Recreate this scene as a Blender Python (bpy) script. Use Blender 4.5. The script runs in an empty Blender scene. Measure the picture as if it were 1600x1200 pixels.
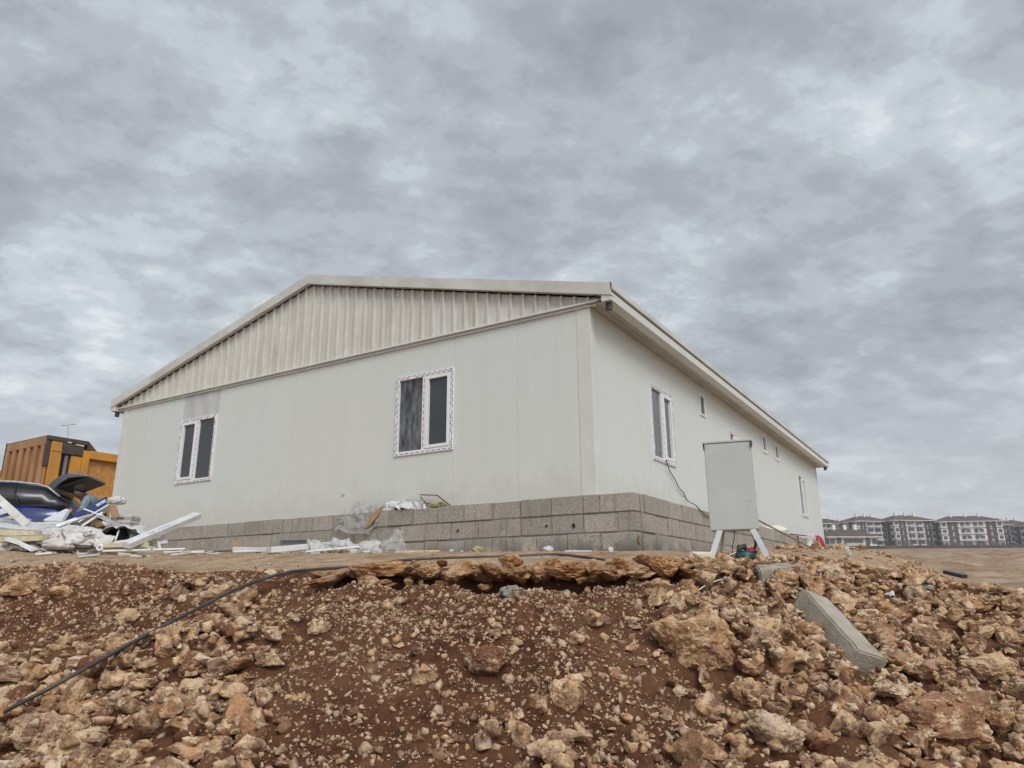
import bpy, bmesh, math, random
import numpy as np
from mathutils import Vector, Matrix, noise as mnoise
from math import sin, cos, radians, pi
random.seed(7); RNG = np.random.default_rng(11)
scene = bpy.context.scene
COL = scene.collection

# ------------------------------------------------------------------ camera
FPX, PITCH, ROLL = 1141.17, .273457, -.0069687
F = np.array([0, cos(PITCH), sin(PITCH)]); R0 = np.array([1., 0, 0]); U0 = np.cross(R0, F)
RR = R0*cos(ROLL) + U0*sin(ROLL); UU = -R0*sin(ROLL) + U0*cos(ROLL)
cam = bpy.data.cameras.new('camera'); camo = bpy.data.objects.new('camera', cam); COL.objects.link(camo)
camo.matrix_world = Matrix(((RR[0], UU[0], -F[0], 0), (RR[1], UU[1], -F[1], 0), (RR[2], UU[2], -F[2], 0), (0, 0, 0, 1)))
cam.sensor_fit = 'HORIZONTAL'; cam.sensor_width = 36; cam.lens = 36*FPX/1600
cam.clip_start = .05; cam.clip_end = 4000
scene.camera = camo

# ------------------------------------------------------------------ sky, sun, exposure
EXPOSURE = 0.0
scene.view_settings.view_transform = 'Standard'; scene.view_settings.look = 'None'
scene.view_settings.exposure = EXPOSURE; scene.view_settings.gamma = 1
SUN_DIR = Vector((.28, -.74, .72)).normalized()      # from the scene towards the sun
w = bpy.data.worlds.new('World'); scene.world = w; w.use_nodes = True
nt = w.node_tree; nt.nodes.clear()
def N(nt, t, **k):
    n = nt.nodes.new(t)
    for a, b in k.items():
        if a.startswith('i_'):
            key = a[2:]; key = int(key) if key.isdigit() else key.replace('_', ' ')
            n.inputs[key].default_value = b
        else: setattr(n, a, b)
    return n
def Lk(nt, a, b): nt.links.new(a, b)
def ramp(nt, fac, stops, interp='LINEAR'):
    r = N(nt, 'ShaderNodeValToRGB'); r.color_ramp.interpolation = interp
    e = r.color_ramp.elements
    while len(e) < len(stops): e.new(.5)
    for el, (p, c) in zip(e, stops): el.position = p; el.color = (*c, 1) if len(c) == 3 else c
    if fac is not None: Lk(nt, fac, r.inputs[0])
    return r.outputs[0]
def mth(nt, op, a, b=None, clamp=False):
    m = N(nt, 'ShaderNodeMath', operation=op); m.use_clamp = clamp
    for i, q in enumerate((a, b)):
        if q is None: continue
        if isinstance(q, (int, float)): m.inputs[i].default_value = q
        else: Lk(nt, q, m.inputs[i])
    return m.outputs[0]
def mix(nt, fac, a, b, mode='MIX'):
    m = N(nt, 'ShaderNodeMix', data_type='RGBA', blend_type=mode)
    for i, q in ((0, fac), (6, a), (7, b)):
        if isinstance(q, (int, float)): m.inputs[i].default_value = q
        elif isinstance(q, (tuple, list)): m.inputs[i].default_value = (*q, 1)
        else: Lk(nt, q, m.inputs[i])
    return m.outputs[2]
tc = N(nt, 'ShaderNodeTexCoord')
sep = N(nt, 'ShaderNodeSeparateXYZ'); Lk(nt, tc.outputs['Generated'], sep.inputs[0])
zz = mth(nt, 'ADD', mth(nt, 'MAXIMUM', sep.outputs[2], 0.0), .24)   # a cloud deck overhead, seen in perspective
px_ = mth(nt, 'DIVIDE', sep.outputs[0], zz); py_ = mth(nt, 'DIVIDE', sep.outputs[1], zz)
cmb = N(nt, 'ShaderNodeCombineXYZ'); Lk(nt, px_, cmb.inputs[0]); Lk(nt, py_, cmb.inputs[1])
mp = N(nt, 'ShaderNodeMapping'); mp.inputs['Rotation'].default_value = (0, 0, radians(-28)); mp.inputs['Scale'].default_value = (1.15, 1.3, 1)
mp.inputs['Location'].default_value = (3.1, 1.7, 0)
Lk(nt, cmb.outputs[0], mp.inputs[0])
n1 = N(nt, 'ShaderNodeTexNoise', i_Scale=1.1, i_Detail=4, i_Roughness=.5, i_Distortion=.15); Lk(nt, mp.outputs[0], n1.inputs['Vector'])
n2 = N(nt, 'ShaderNodeTexNoise', i_Scale=3.1, i_Detail=10, i_Roughness=.60, i_Distortion=.12); Lk(nt, mp.outputs[0], n2.inputs['Vector'])
n3 = N(nt, 'ShaderNodeTexNoise', i_Scale=8.5, i_Detail=9, i_Roughness=.62, i_Distortion=.1); Lk(nt, mp.outputs[0], n3.inputs['Vector'])
s_ = mth(nt, 'ADD', mth(nt, 'MULTIPLY', n1.outputs[0], .34), mth(nt, 'MULTIPLY', n2.outputs[0], .38))
s_ = mth(nt, 'ADD', s_, mth(nt, 'MULTIPLY', n3.outputs[0], .28))
cl = ramp(nt, s_, [(.395, (.345, .375, .42)), (.455, (.405, .44, .49)), (.515, (.49, .532, .585)), (.565, (.60, .65, .70)), (.63, (.77, .82, .86))], 'EASE')
# towards the horizon the deck thins into an even warm grey veil
hz = ramp(nt, sep.outputs[2], [(0.0, (.80, .80, .80)), (.10, (.45, .45, .45)), (.28, (0, 0, 0))])
col = mix(nt, hz, cl, (.68, .70, .72))
zd = ramp(nt, sep.outputs[2], [(.15, (1.06, 1.06, 1.05)), (.75, (.88, .885, .90))])
col = mix(nt, 1.0, col, zd, 'MULTIPLY')
# the bright part of the overcast is round the hidden sun, behind the photographer
dt = N(nt, 'ShaderNodeVectorMath', operation='DOT_PRODUCT'); Lk(nt, tc.outputs['Generated'], dt.inputs[0]); dt.inputs[1].default_value = SUN_DIR
gl = ramp(nt, dt.outputs[1], [(.35, (1, 1, 1)), (.95, (1.9, 1.86, 1.8))])
col = mix(nt, 1.0, col, gl, 'MULTIPLY')
sky = N(nt, 'ShaderNodeTexSky', sky_type='NISHITA'); sky.sun_disc = False
sky.sun_elevation = math.asin(SUN_DIR.z); sky.sun_rotation = math.atan2(SUN_DIR.x, SUN_DIR.y)
bg1 = N(nt, 'ShaderNodeBackground', i_Strength=1.06); Lk(nt, col, bg1.inputs[0])
bg2 = N(nt, 'ShaderNodeBackground', i_Strength=.05); Lk(nt, sky.outputs[0], bg2.inputs[0])
ms = N(nt, 'ShaderNodeMixShader'); ms.inputs[0].default_value = .06; Lk(nt, bg1.outputs[0], ms.inputs[1]); Lk(nt, bg2.outputs[0], ms.inputs[2])
wo = N(nt, 'ShaderNodeOutputWorld'); Lk(nt, ms.outputs[0], wo.inputs[0])
sun = bpy.data.lights.new('sun', 'SUN'); sun.energy = 1.7; sun.angle = radians(25); sun.color = (1, .98, .95)
suno = bpy.data.objects.new('sun', sun); COL.objects.link(suno); suno.rotation_euler = (-SUN_DIR).to_track_quat('-Z', 'Y').to_euler()

# ------------------------------------------------------------------ projection helpers
def ray(x, y): return F*FPX + RR*(x-800) - UU*(y-600)
def at(x, y, Y):
    d = ray(x, y); return Vector(d/d[1]*Y)
def proj(P):
    P = np.asarray(P); d = P@F
    return 800 + FPX*(P@RR)/d, 600 - FPX*(P@UU)/d
TH = .552543
C0 = np.array([.8967, 7.8786, 0.]); ul = np.array([-cos(TH), sin(TH), 0.]); vb = np.array([sin(TH), cos(TH), 0.])
BW, BL = 9.2008, 14.0764
def Bp(s, v, z, o=0):     # building coordinates: s along the gable wall to the left, v back along the long wall
    return Vector(C0 + ul*s + vb*v + np.array([0, 0, z]))

# ------------------------------------------------------------------ numpy noise
def _h(i, j, k, s):
    n = (i*374761393 + j*668265263 + k*2147483647 + s*1274126177) & 0xffffffff
    n = ((n ^ (n >> 13))*1274126177) & 0xffffffff
    n = (n ^ (n >> 16)) & 0xffffffff
    return n/4294967295.0
def vnoise(x, y, z=None, s=0):
    x = np.asarray(x, float); y = np.asarray(y, float)
    z = np.zeros_like(x) if z is None else np.asarray(z, float)
    xi = np.floor(x).astype(np.int64); yi = np.floor(y).astype(np.int64); zi = np.floor(z).astype(np.int64)
    fx, fy, fz = x-xi, y-yi, z-zi
    fx = fx*fx*(3-2*fx); fy = fy*fy*(3-2*fy); fz = fz*fz*(3-2*fz)
    r = 0
    for a in (0, 1):
        for b in (0, 1):
            for c in (0, 1):
                wgt = (fx if a else 1-fx)*(fy if b else 1-fy)*(fz if c else 1-fz)
                r = r + wgt*_h(xi+a, yi+b, zi+c, s)
    return r*2-1
def fbm(x, y, z=None, o=4, s=0, rough=.5):
    a, t, f_ = 1., 0, 1.
    x = np.asarray(x, float); y = np.asarray(y, float)
    z = np.zeros_like(x) if z is None else np.asarray(z, float)
    for i in range(o):
        t = t + a*vnoise(x*f_+i*17.3, y*f_-i*9.1, z*f_+i*5.7, s+i); a *= rough; f_ *= 2.03
    return t
def sst(a, b, x):
    t = np.clip((np.asarray(x, float)-a)/(b-a), 0, 1); return t*t*(3-2*t)

# ------------------------------------------------------------------ object helpers
def tag(o, label=None, cat=None, group=None, kind=None):
    if label: o['label'] = label
    if cat: o['category'] = cat
    if group: o['group'] = group
    if kind: o['kind'] = kind
    return o
def empty(name, loc, label, cat, group=None):
    o = bpy.data.objects.new(name, None); COL.objects.link(o); o.location = loc; o.empty_display_size = .2
    return tag(o, label, cat, group)
def obj_from(name, me, m, parent=None, smooth=False):
    if m is not None and len(me.materials) == 0: me.materials.append(m)
    if smooth: me.polygons.foreach_set('use_smooth', [True]*len(me.polygons))
    o = bpy.data.objects.new(name, me); COL.objects.link(o)
    if parent is not None: o.parent = parent
    return o
def wpos(o):
    v = Vector(o.location)
    while o.parent is not None: o = o.parent; v = v + Vector(o.location)
    return v
class MB:
    """collects faces in world space; build() links them as one mesh object"""
    def __init__(s): s.v = []; s.f = []
    def add(s, vs, fs):
        n = len(s.v); s.v += [Vector(p) for p in vs]; s.f += [tuple(i+n for i in f) for f in fs]; return s
    def hexa(s, p):   # 8 points: bottom ring 0-3, top ring 4-7
        return s.add(p, [(3, 2, 1, 0), (4, 5, 6, 7), (0, 1, 5, 4), (1, 2, 6, 5), (2, 3, 7, 6), (3, 0, 4, 7)])
    def box(s, a, b):
        (x0, y0, z0), (x1, y1, z1) = a, b
        return s.hexa([(x0, y0, z0), (x1, y0, z0), (x1, y1, z0), (x0, y1, z0), (x0, y0, z1), (x1, y0, z1), (x1, y1, z1), (x0, y1, z1)])
    def bbox(s, s0, s1, v0, v1, z0, z1):   # box in building coordinates
        return s.hexa([Bp(s1, v0, z0), Bp(s0, v0, z0), Bp(s0, v1, z0), Bp(s1, v1, z0), Bp(s1, v0, z1), Bp(s0, v0, z1), Bp(s0, v1, z1), Bp(s1, v1, z1)])
    def beam(s, p0, p1, wd, th, up=(0, 0, 1)):
        p0, p1 = Vector(p0), Vector(p1); d = (p1-p0).normalized(); up = Vector(up)
        sd = d.cross(up)
        if sd.length < 1e-4: sd = d.cross(Vector((1, 0, 0)))
        sd.normalize(); n = sd.cross(d).normalized(); a = sd*wd/2; b = n*th/2
        return s.hexa([p0-a-b, p0+a-b, p1+a-b, p1-a-b, p0-a+b, p0+a+b, p1+a+b, p1-a+b])
    def tube(s, pts, r, n=8, cap=True):
        pts = [Vector(p) for p in pts]; k = len(pts); vs = []; fs = []
        rs = r if isinstance(r, (list, tuple)) else [r]*k
        pn = None
        for i, p in enumerate(pts):
            d = (pts[min(i+1, k-1)]-pts[max(i-1, 0)]).normalized()
            if pn is None:
                pn = d.cross(Vector((0, 0, 1)));
                if pn.length < .01: pn = d.cross(Vector((1, 0, 0)))
            pn = (pn - d*pn.dot(d)).normalized(); q = d.cross(pn)
            for j in range(n):
                a = 2*pi*j/n; vs.append(p + (pn*cos(a)+q*sin(a))*rs[i])
        for i in range(k-1):
            for j in range(n):
                fs.append((i*n+j, i*n+(j+1) % n, (i+1)*n+(j+1) % n, (i+1)*n+j))
        if cap: fs.append(tuple(range(n))[::-1]); fs.append(tuple((k-1)*n+j for j in range(n)))
        return s.add(vs, fs)
    def plate(s, poly, n, th):   # polygon given thickness along n
        n = Vector(n).normalized()*th; k = len(poly); p = [Vector(q) for q in poly]
        return s.add(p+[q+n for q in p], [tuple(range(k))[::-1], tuple(range(k, 2*k))]+[(i, (i+1) % k, k+(i+1) % k, k+i) for i in range(k)])
    def build(s, name, m, parent=None, origin=None, bevel=0, smooth=False, seg=1, label=None, cat=None, group=None, kind=None):
        if parent is not None: org = wpos(parent)
        elif origin is not None: org = Vector(origin)
        else:
            mn = [min(q[i] for q in s.v) for i in range(3)]; mx = [max(q[i] for q in s.v) for i in range(3)]
            org = Vector(((mn[0]+mx[0])/2, (mn[1]+mx[1])/2, mn[2]))
        me = bpy.data.meshes.new(name); me.from_pydata([q-org for q in s.v], [], s.f)
        bm = bmesh.new(); bm.from_mesh(me); bmesh.ops.recalc_face_normals(bm, faces=bm.faces)
        if bevel: bmesh.ops.bevel(bm, geom=[e for e in bm.edges if len(e.link_faces) == 2 and e.calc_face_angle(0) > .5], offset=bevel, segments=seg, affect='EDGES', clamp_overlap=True)
        bm.to_mesh(me); bm.free()
        o = obj_from(name, me, m, parent, smooth)
        if parent is None: o.location = org
        return tag(o, label, cat, group, kind)

# ------------------------------------------------------------------ materials
def mat(name, col, rough=.6, metal=0, var=.0, vscale=4, col2=None, bump=0, bscale=40, stretch=(1, 1, 1), spec=.5, coord='Object', det=5, alpha=1, trans=0):
    m = bpy.data.materials.new(name); m.use_nodes = True; t = m.node_tree; b = t.nodes['Principled BSDF']
    b.inputs['Roughness'].default_value = rough; b.inputs['Metallic'].default_value = metal
    b.inputs['Specular IOR Level'].default_value = spec
    b.inputs['Alpha'].default_value = alpha; b.inputs['Transmission Weight'].default_value = trans
    tcn = N(t, 'ShaderNodeTexCoord'); mpn = N(t, 'ShaderNodeMapping'); mpn.inputs['Scale'].default_value = stretch
    Lk(t, tcn.outputs[coord], mpn.inputs[0])
    c2 = col2 or tuple(c*(1-var) for c in col)
    nz = N(t, 'ShaderNodeTexNoise', i_Scale=vscale, i_Detail=det, i_Roughness=.6); Lk(t, mpn.outputs[0], nz.inputs['Vector'])
    Lk(t, ramp(t, nz.outputs[0], [(.35, col), (.68, c2)]), b.inputs['Base Color'])
    if bump:
        nb = N(t, 'ShaderNodeTexNoise', i_Scale=bscale, i_Detail=4, i_Roughness=.6); Lk(t, mpn.outputs[0], nb.inputs['Vector'])
        bp = N(t, 'ShaderNodeBump', i_Strength=bump, i_Distance=.01); Lk(t, nb.outputs[0], bp.inputs['Height']); Lk(t, bp.outputs[0], b.inputs['Normal'])
    return m

def rot_coords(t, ang):
    """object coordinates turned into the building's own axes"""
    g = N(t, 'ShaderNodeTexCoord'); r = N(t, 'ShaderNodeMapping', vector_type='POINT'); r.inputs['Rotation'].default_value = (0, 0, ang)
    Lk(t, g.outputs['Object'], r.inputs[0]); return r.outputs[0]

def panel_mat(name, axis, base, base2):
    """painted sandwich panel: fine pressed ribs, soft wipe marks and a faint yellowing"""
    m = bpy.data.materials.new(name); m.use_nodes = True; t = m.node_tree; b = t.nodes['Principled BSDF']
    b.inputs['Roughness'].default_value = .38; b.inputs['Specular IOR Level'].default_value = .45
    co = rot_coords(t, TH)   # building axes: x = -s direction, y = back
    sp = N(t, 'ShaderNodeSeparateXYZ'); Lk(t, co, sp.inputs[0])
    a = sp.outputs[0] if axis == 'x' else sp.outputs[1]
    w1 = mth(t, 'SINE', mth(t, 'MULTIPLY', a, 2*pi/.045))
    mpn = N(t, 'ShaderNodeMapping'); mpn.inputs['Scale'].default_value = (6, 6, .35); Lk(t, co, mpn.inputs[0])
    nz = N(t, 'ShaderNodeTexNoise', i_Scale=1.5, i_Detail=6, i_Roughness=.65); Lk(t, mpn.outputs[0], nz.inputs['Vector'])
    n2 = N(t, 'ShaderNodeTexNoise', i_Scale=.45, i_Detail=3); Lk(t, co, n2.inputs['Vector'])
    c = mix(t, ramp(t, n2.outputs[0], [(.35, (0, 0, 0)), (.7, (1, 1, 1))]), base, base2)
    c = mix(t, ramp(t, nz.outputs[0], [(.5, (0, 0, 0)), (.78, (.30, .30, .30))]), c, tuple(q*.84 for q in base2))
    n5 = N(t, 'ShaderNodeTexNoise', i_Scale=5, i_Detail=8, i_Roughness=.7); Lk(t, co, n5.inputs['Vector'])
    c = mix(t, ramp(t, n5.outputs[0], [(.58, (0, 0, 0)), (.78, (.22, .22, .22))]), c, (.50, .46, .38))
    spl = mth(t, 'ADD', sp.outputs[2], mth(t, 'MULTIPLY', n5.outputs[0], -.9))
    c = mix(t, ramp(t, spl, [(.0, (.25, .25, .25)), (.28, (0, 0, 0))]), c, (.46, .37, .28))
    pi_ = N(t, 'ShaderNodeMath', operation='FLOOR'); Lk(t, mth(t, 'DIVIDE', mth(t, 'ADD', a, .1), .945), pi_.inputs[0])
    wn = N(t, 'ShaderNodeTexWhiteNoise', noise_dimensions='1D'); Lk(t, pi_.outputs[0], wn.inputs['W'])
    c = mix(t, mth(t, 'MULTIPLY', wn.outputs[0], .10), c, (.55, .55, .50))
    Lk(t, c, b.inputs['Base Color'])
    bp = N(t, 'ShaderNodeBump', i_Strength=.2, i_Distance=.001); Lk(t, w1, bp.inputs['Height'])
    n4 = N(t, 'ShaderNodeTexNoise', i_Scale=1.3, i_Detail=2); Lk(t, co, n4.inputs['Vector'])
    bp2 = N(t, 'ShaderNodeBump', i_Strength=.5, i_Distance=.02); Lk(t, n4.outputs[0], bp2.inputs['Height']); Lk(t, bp.outputs[0], bp2.inputs['Normal'])
    Lk(t, bp2.outputs[0], b.inputs['Normal'])
    return m

M = {}
M['panel_front'] = panel_mat('panel front', 'x', (.665, .685, .645), (.675, .68, .625))
M['panel_side'] = panel_mat('panel side', 'y', (.665, .685, .65), (.66, .67, .625))
M['trim'] = mat('painted flashing', (.70, .69, .64), .35, var=.12, vscale=3)
M['fascia'] = mat('roof flashing', (.66, .65, .60), .38, col2=(.52, .50, .44), vscale=2.2, bump=.15, bscale=3)
M['gable'] = mat('dusty gable sheet', (.68, .665, .61), .6, col2=(.52, .50, .44), vscale=2.6, stretch=(1.6, 1.6, .45), det=8)
M['gablerib'] = mat('gable sheet rib', (.66, .64, .58), .5, col2=(.56, .54, .48), vscale=4)
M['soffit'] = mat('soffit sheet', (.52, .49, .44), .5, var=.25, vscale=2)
M['greypanel'] = mat('unpainted grey panel', (.62, .62, .60), .5, var=.25, vscale=5, stretch=(1, 1, .3))
M['seam'] = mat('dark joint', (.20, .19, .17), .8)
M['pvc'] = mat('white plastic frame', (.82, .82, .83), .35, var=.05)
M['tape_red'] = mat('red tape print', (.35, .03, .05), .5)
M['tape_dark'] = mat('dark tape print', (.06, .06, .08), .5)
M['darkplastic'] = mat('dark grey plastic', (.035, .037, .04), .45)
M['black'] = mat('black rubber', (.015, .015, .016), .5)
M['hose'] = mat('dusty black hose', (.03, .03, .032), .45, col2=(.09, .07, .055), vscale=6, bump=.2)
M['white'] = mat('white sheet metal', (.72, .73, .74), .35, var=.18, vscale=5)
M['whitedirty'] = mat('dusty white board', (.74, .73, .70), .5, col2=(.50, .46, .40), vscale=4)
M['foam'] = mat('yellowed foam edge', (.68, .60, .40), .85, col2=(.50, .42, .27), vscale=14, bump=.5, bscale=60)
M['film'] = mat('milky plastic film', (.70, .69, .67), .45, col2=(.60, .58, .56), vscale=8, alpha=.62)
M['clear'] = mat('clear plastic film', (.62, .60, .57), .3, col2=(.5, .49, .47), vscale=9, alpha=.28)
M['sack'] = mat('white woven sack', (.72, .70, .68), .55, col2=(.50, .44, .40), vscale=7, bump=.4, bscale=25)
M['cloth'] = mat('white cloth', (.66, .65, .64), .7, var=.15, vscale=6, bump=.4, bscale=18)
M['card'] = mat('brown cardboard', (.36, .22, .12), .85, col2=(.28, .17, .10), vscale=5)
M['cardshade'] = mat('cardboard with painted shade', (.13, .075, .04), .9, var=.4)  # darker cardboard colour paints the shade inside the open box
M['navy'] = mat('navy printed carton', (.012, .025, .13), .4, var=.2)
M['print'] = mat('pale print', (.5, .56, .68), .5)
M['redbag'] = mat('red packaging', (.36, .02, .03), .35, var=.2)
M['bluebag'] = mat('blue packaging', (.12, .22, .45), .35, var=.2)
M['teal'] = mat('teal plastic', (.01, .075, .08), .4)
M['greypaint'] = mat('grey cabinet paint', (.53, .54, .51), .38, var=.10, vscale=2.5, bump=.25, bscale=5)
M['steel'] = mat('galvanised steel', (.52, .55, .57), .4, .25, col2=(.38, .36, .33), vscale=14)
M['rust'] = mat('rusty steel', (.20, .10, .05), .8, col2=(.10, .05, .03), vscale=18)
M['polysty'] = mat('pale foam block', (.74, .73, .66), .8, col2=(.64, .60, .45), vscale=9, bump=.5, bscale=50)
M['yellowrag'] = mat('yellow scrap', (.42, .38, .20), .6, var=.4, vscale=12)
M['wood'] = mat('weathered wood', (.30, .24, .18), .8, var=.4, vscale=10)

def glass_mat(name, tint, tr=.0):
    m = bpy.data.materials.new(name); m.use_nodes = True; t = m.node_tree; b = t.nodes['Principled BSDF']
    b.inputs['Base Color'].default_value = (*tint, 1); b.inputs['Roughness'].default_value = .07; b.inputs['IOR'].default_value = 1.52
    b.inputs['Specular IOR Level'].default_value = .8
    n = N(t, 'ShaderNodeTexNoise', i_Scale=3); bp = N(t, 'ShaderNodeBump', i_Strength=.04, i_Distance=.01); Lk(t, n.outputs[0], bp.inputs['Height']); Lk(t, bp.outputs[0], b.inputs['Normal'])
    return m
M['glass'] = glass_mat('window glass over dark room', (.030, .036, .038))
M['glass_side'] = glass_mat('window glass over pale room', (.11, .12, .125))
M['wrap'] = mat('black plastic wrap with painted highlights', (.006, .006, .007), .25, col2=(.20, .21, .21), vscale=3.6, bump=.6, bscale=4, stretch=(3, 3, .9), spec=.7)  # the pale second colour paints wavy highlights onto the black wrap
M['carglass'] = glass_mat('tinted car glass', (.008, .009, .011)); M['carglass'].node_tree.nodes['Principled BSDF'].inputs['Roughness'].default_value = .3

# concrete block material
def block_mat():
    m = bpy.data.materials.new('lightweight concrete block'); m.use_nodes = True; t = m.node_tree; b = t.nodes['Principled BSDF']
    b.inputs['Roughness'].default_value = .92; b.inputs['Specular IOR Level'].default_value = .25
    g = N(t, 'ShaderNodeTexCoord')
    n = N(t, 'ShaderNodeTexNoise', i_Scale=75, i_Detail=3, i_Roughness=.7); Lk(t, g.outputs['Object'], n.inputs['Vector'])
    n2 = N(t, 'ShaderNodeTexNoise', i_Scale=2.6, i_Detail=5, i_Roughness=.65); Lk(t, g.outputs['Object'], n2.inputs['Vector'])
    gi = N(t, 'ShaderNodeNewGeometry')
    c = ramp(t, n.outputs[0], [(.33, (.23, .205, .175)), (.50, (.41, .38, .335)), (.70, (.56, .53, .48))])
    c = mix(t, .55, c, ramp(t, gi.outputs['Random Per Island'], [(0, (.66, .63, .60)), (.5, (.88, .84, .80)), (1, (1.08, 1.03, .96))]), 'MULTIPLY')
    c = mix(t, ramp(t, n2.outputs[0], [(.50, (0, 0, 0)), (.66, (.6, .6, .6))]), c, (.30, .27, .23))
    mq = N(t, 'ShaderNodeMapping'); mq.inputs['Scale'].default_value = (7, 7, 1.1); Lk(t, g.outputs['Object'], mq.inputs[0])
    nq = N(t, 'ShaderNodeTexNoise', i_Scale=2.2, i_Detail=6, i_Roughness=.65); Lk(t, mq.outputs[0], nq.inputs['Vector'])
    c = mix(t, ramp(t, nq.outputs[0], [(.54, (0, 0, 0)), (.68, (.55, .55, .55))]), c, (.21, .18, .15))
    nm = N(t, 'ShaderNodeTexNoise', i_Scale=6, i_Detail=8, i_Roughness=.7); Lk(t, g.outputs['Object'], nm.inputs['Vector'])
    c = mix(t, ramp(t, nm.outputs[0], [(.58, (0, 0, 0)), (.66, (.5, .5, .5))]), c, (.50, .47, .42))
    # splashed, wet-looking foot of the lowest course
    a = N(t, 'ShaderNodeAttribute', attribute_name='damp')
    wet = mth(t, 'MULTIPLY', a.outputs['Fac'], ramp(t, n2.outputs[0], [(.40, (0, 0, 0)), (.50, (1, 1, 1))]))
    c = mix(t, mth(t, 'MULTIPLY', wet, .85), c, (.12, .12, .11))
    nr = N(t, 'ShaderNodeTexNoise', i_Scale=3.3, i_Detail=4); Lk(t, g.outputs['Object'], nr.inputs['Vector'])
    c = mix(t, ramp(t, nr.outputs[0], [(.66, (0, 0, 0)), (.75, (.5, .5, .5))]), c, (.26, .15, .09))
    Lk(t, c, b.inputs['Base Color'])
    bp = N(t, 'ShaderNodeBump', i_Strength=.9, i_Distance=.006); Lk(t, n.outputs[0], bp.inputs['Height']); Lk(t, bp.outputs[0], b.inputs['Normal'])
    return m
M['block'] = block_mat()
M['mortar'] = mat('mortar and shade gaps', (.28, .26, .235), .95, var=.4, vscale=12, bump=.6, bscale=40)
M['concrete'] = mat('cast concrete', (.47, .43, .355), .95, col2=(.30, .255, .19), vscale=5, bump=1, bscale=60, det=8)

def stone_mat(name, warm=0.):
    m = bpy.data.materials.new(name); m.use_nodes = True; t = m.node_tree; b = t.nodes['Principled BSDF']
    b.inputs['Roughness'].default_value = .9; b.inputs['Specular IOR Level'].default_value = .25
    oi = N(t, 'ShaderNodeObjectInfo'); at_ = N(t, 'ShaderNodeAttribute', attribute_name='tone')
    fr = mth(t, 'FRACT', mth(t, 'ADD', mth(t, 'MULTIPLY', oi.outputs['Random'], .999), at_.outputs['Fac']))
    g = N(t, 'ShaderNodeTexCoord')
    off = N(t, 'ShaderNodeVectorMath', operation='ADD'); Lk(t, N(t, 'ShaderNodeNewGeometry').outputs['Position'], off.inputs[0])
    cv = N(t, 'ShaderNodeCombineXYZ'); Lk(t, mth(t, 'MULTIPLY', fr, 37.), cv.inputs[0]); Lk(t, cv.outputs[0], off.inputs[1])
    base = ramp(t, fr, [(0, (.52, .33, .175)), (.16, (.62, .45, .28)), (.30, (.42, .225, .11)), (.44, (.57, .37, .20)), (.56, (.33, .165, .085)), (.68, (.66, .52, .37)), (.76, (.46, .33, .23)), (.85, (.50, .30, .15)), (.90, (.19, .085, .046)), (1, (.135, .057, .030))])
    n1 = N(t, 'ShaderNodeTexNoise', i_Scale=14, i_Detail=8, i_Roughness=.68); Lk(t, off.outputs[0], n1.inputs['Vector'])
    n2 = N(t, 'ShaderNodeTexNoise', i_Scale=9, i_Detail=7, i_Roughness=.62); Lk(t, off.outputs[0], n2.inputs['Vector'])
    n3 = N(t, 'ShaderNodeTexNoise', i_Scale=85, i_Detail=6, i_Roughness=.7); Lk(t, off.outputs[0], n3.inputs['Vector'])
    c = mix(t, ramp(t, n1.outputs[0], [(.50, (0, 0, 0)), (.60, (.85, .85, .85))]), base, (.68+warm*.0, .51-warm*.07, .335-warm*.13))
    c = mix(t, ramp(t, n2.outputs[0], [(.41, (.80+warm*.1,)*3), (.53, (.0+warm*.25,)*3)]), c, (.17+warm*.10, .080+warm*.035, .046))
    c = mix(t, .65, c, ramp(t, n3.outputs[0], [(.32, (.36, .33, .31)), (.55, (1.15, 1.15, 1.15))]), 'MULTIPLY')
    Lk(t, c, b.inputs['Base Color'])
    bp = N(t, 'ShaderNodeBump', i_Strength=.6, i_Distance=.010); Lk(t, n1.outputs[0], bp.inputs['Height'])
    b2 = N(t, 'ShaderNodeBump', i_Strength=.7, i_Distance=.004); Lk(t, n3.outputs[0], b2.inputs['Height']); Lk(t, bp.outputs[0], b2.inputs['Normal'])
    Lk(t, b2.outputs[0], b.inputs['Normal'])
    return m
M['stone'] = stone_mat('broken limestone'); M['stonewarm'] = stone_mat('rust stained limestone', 1.)

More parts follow.
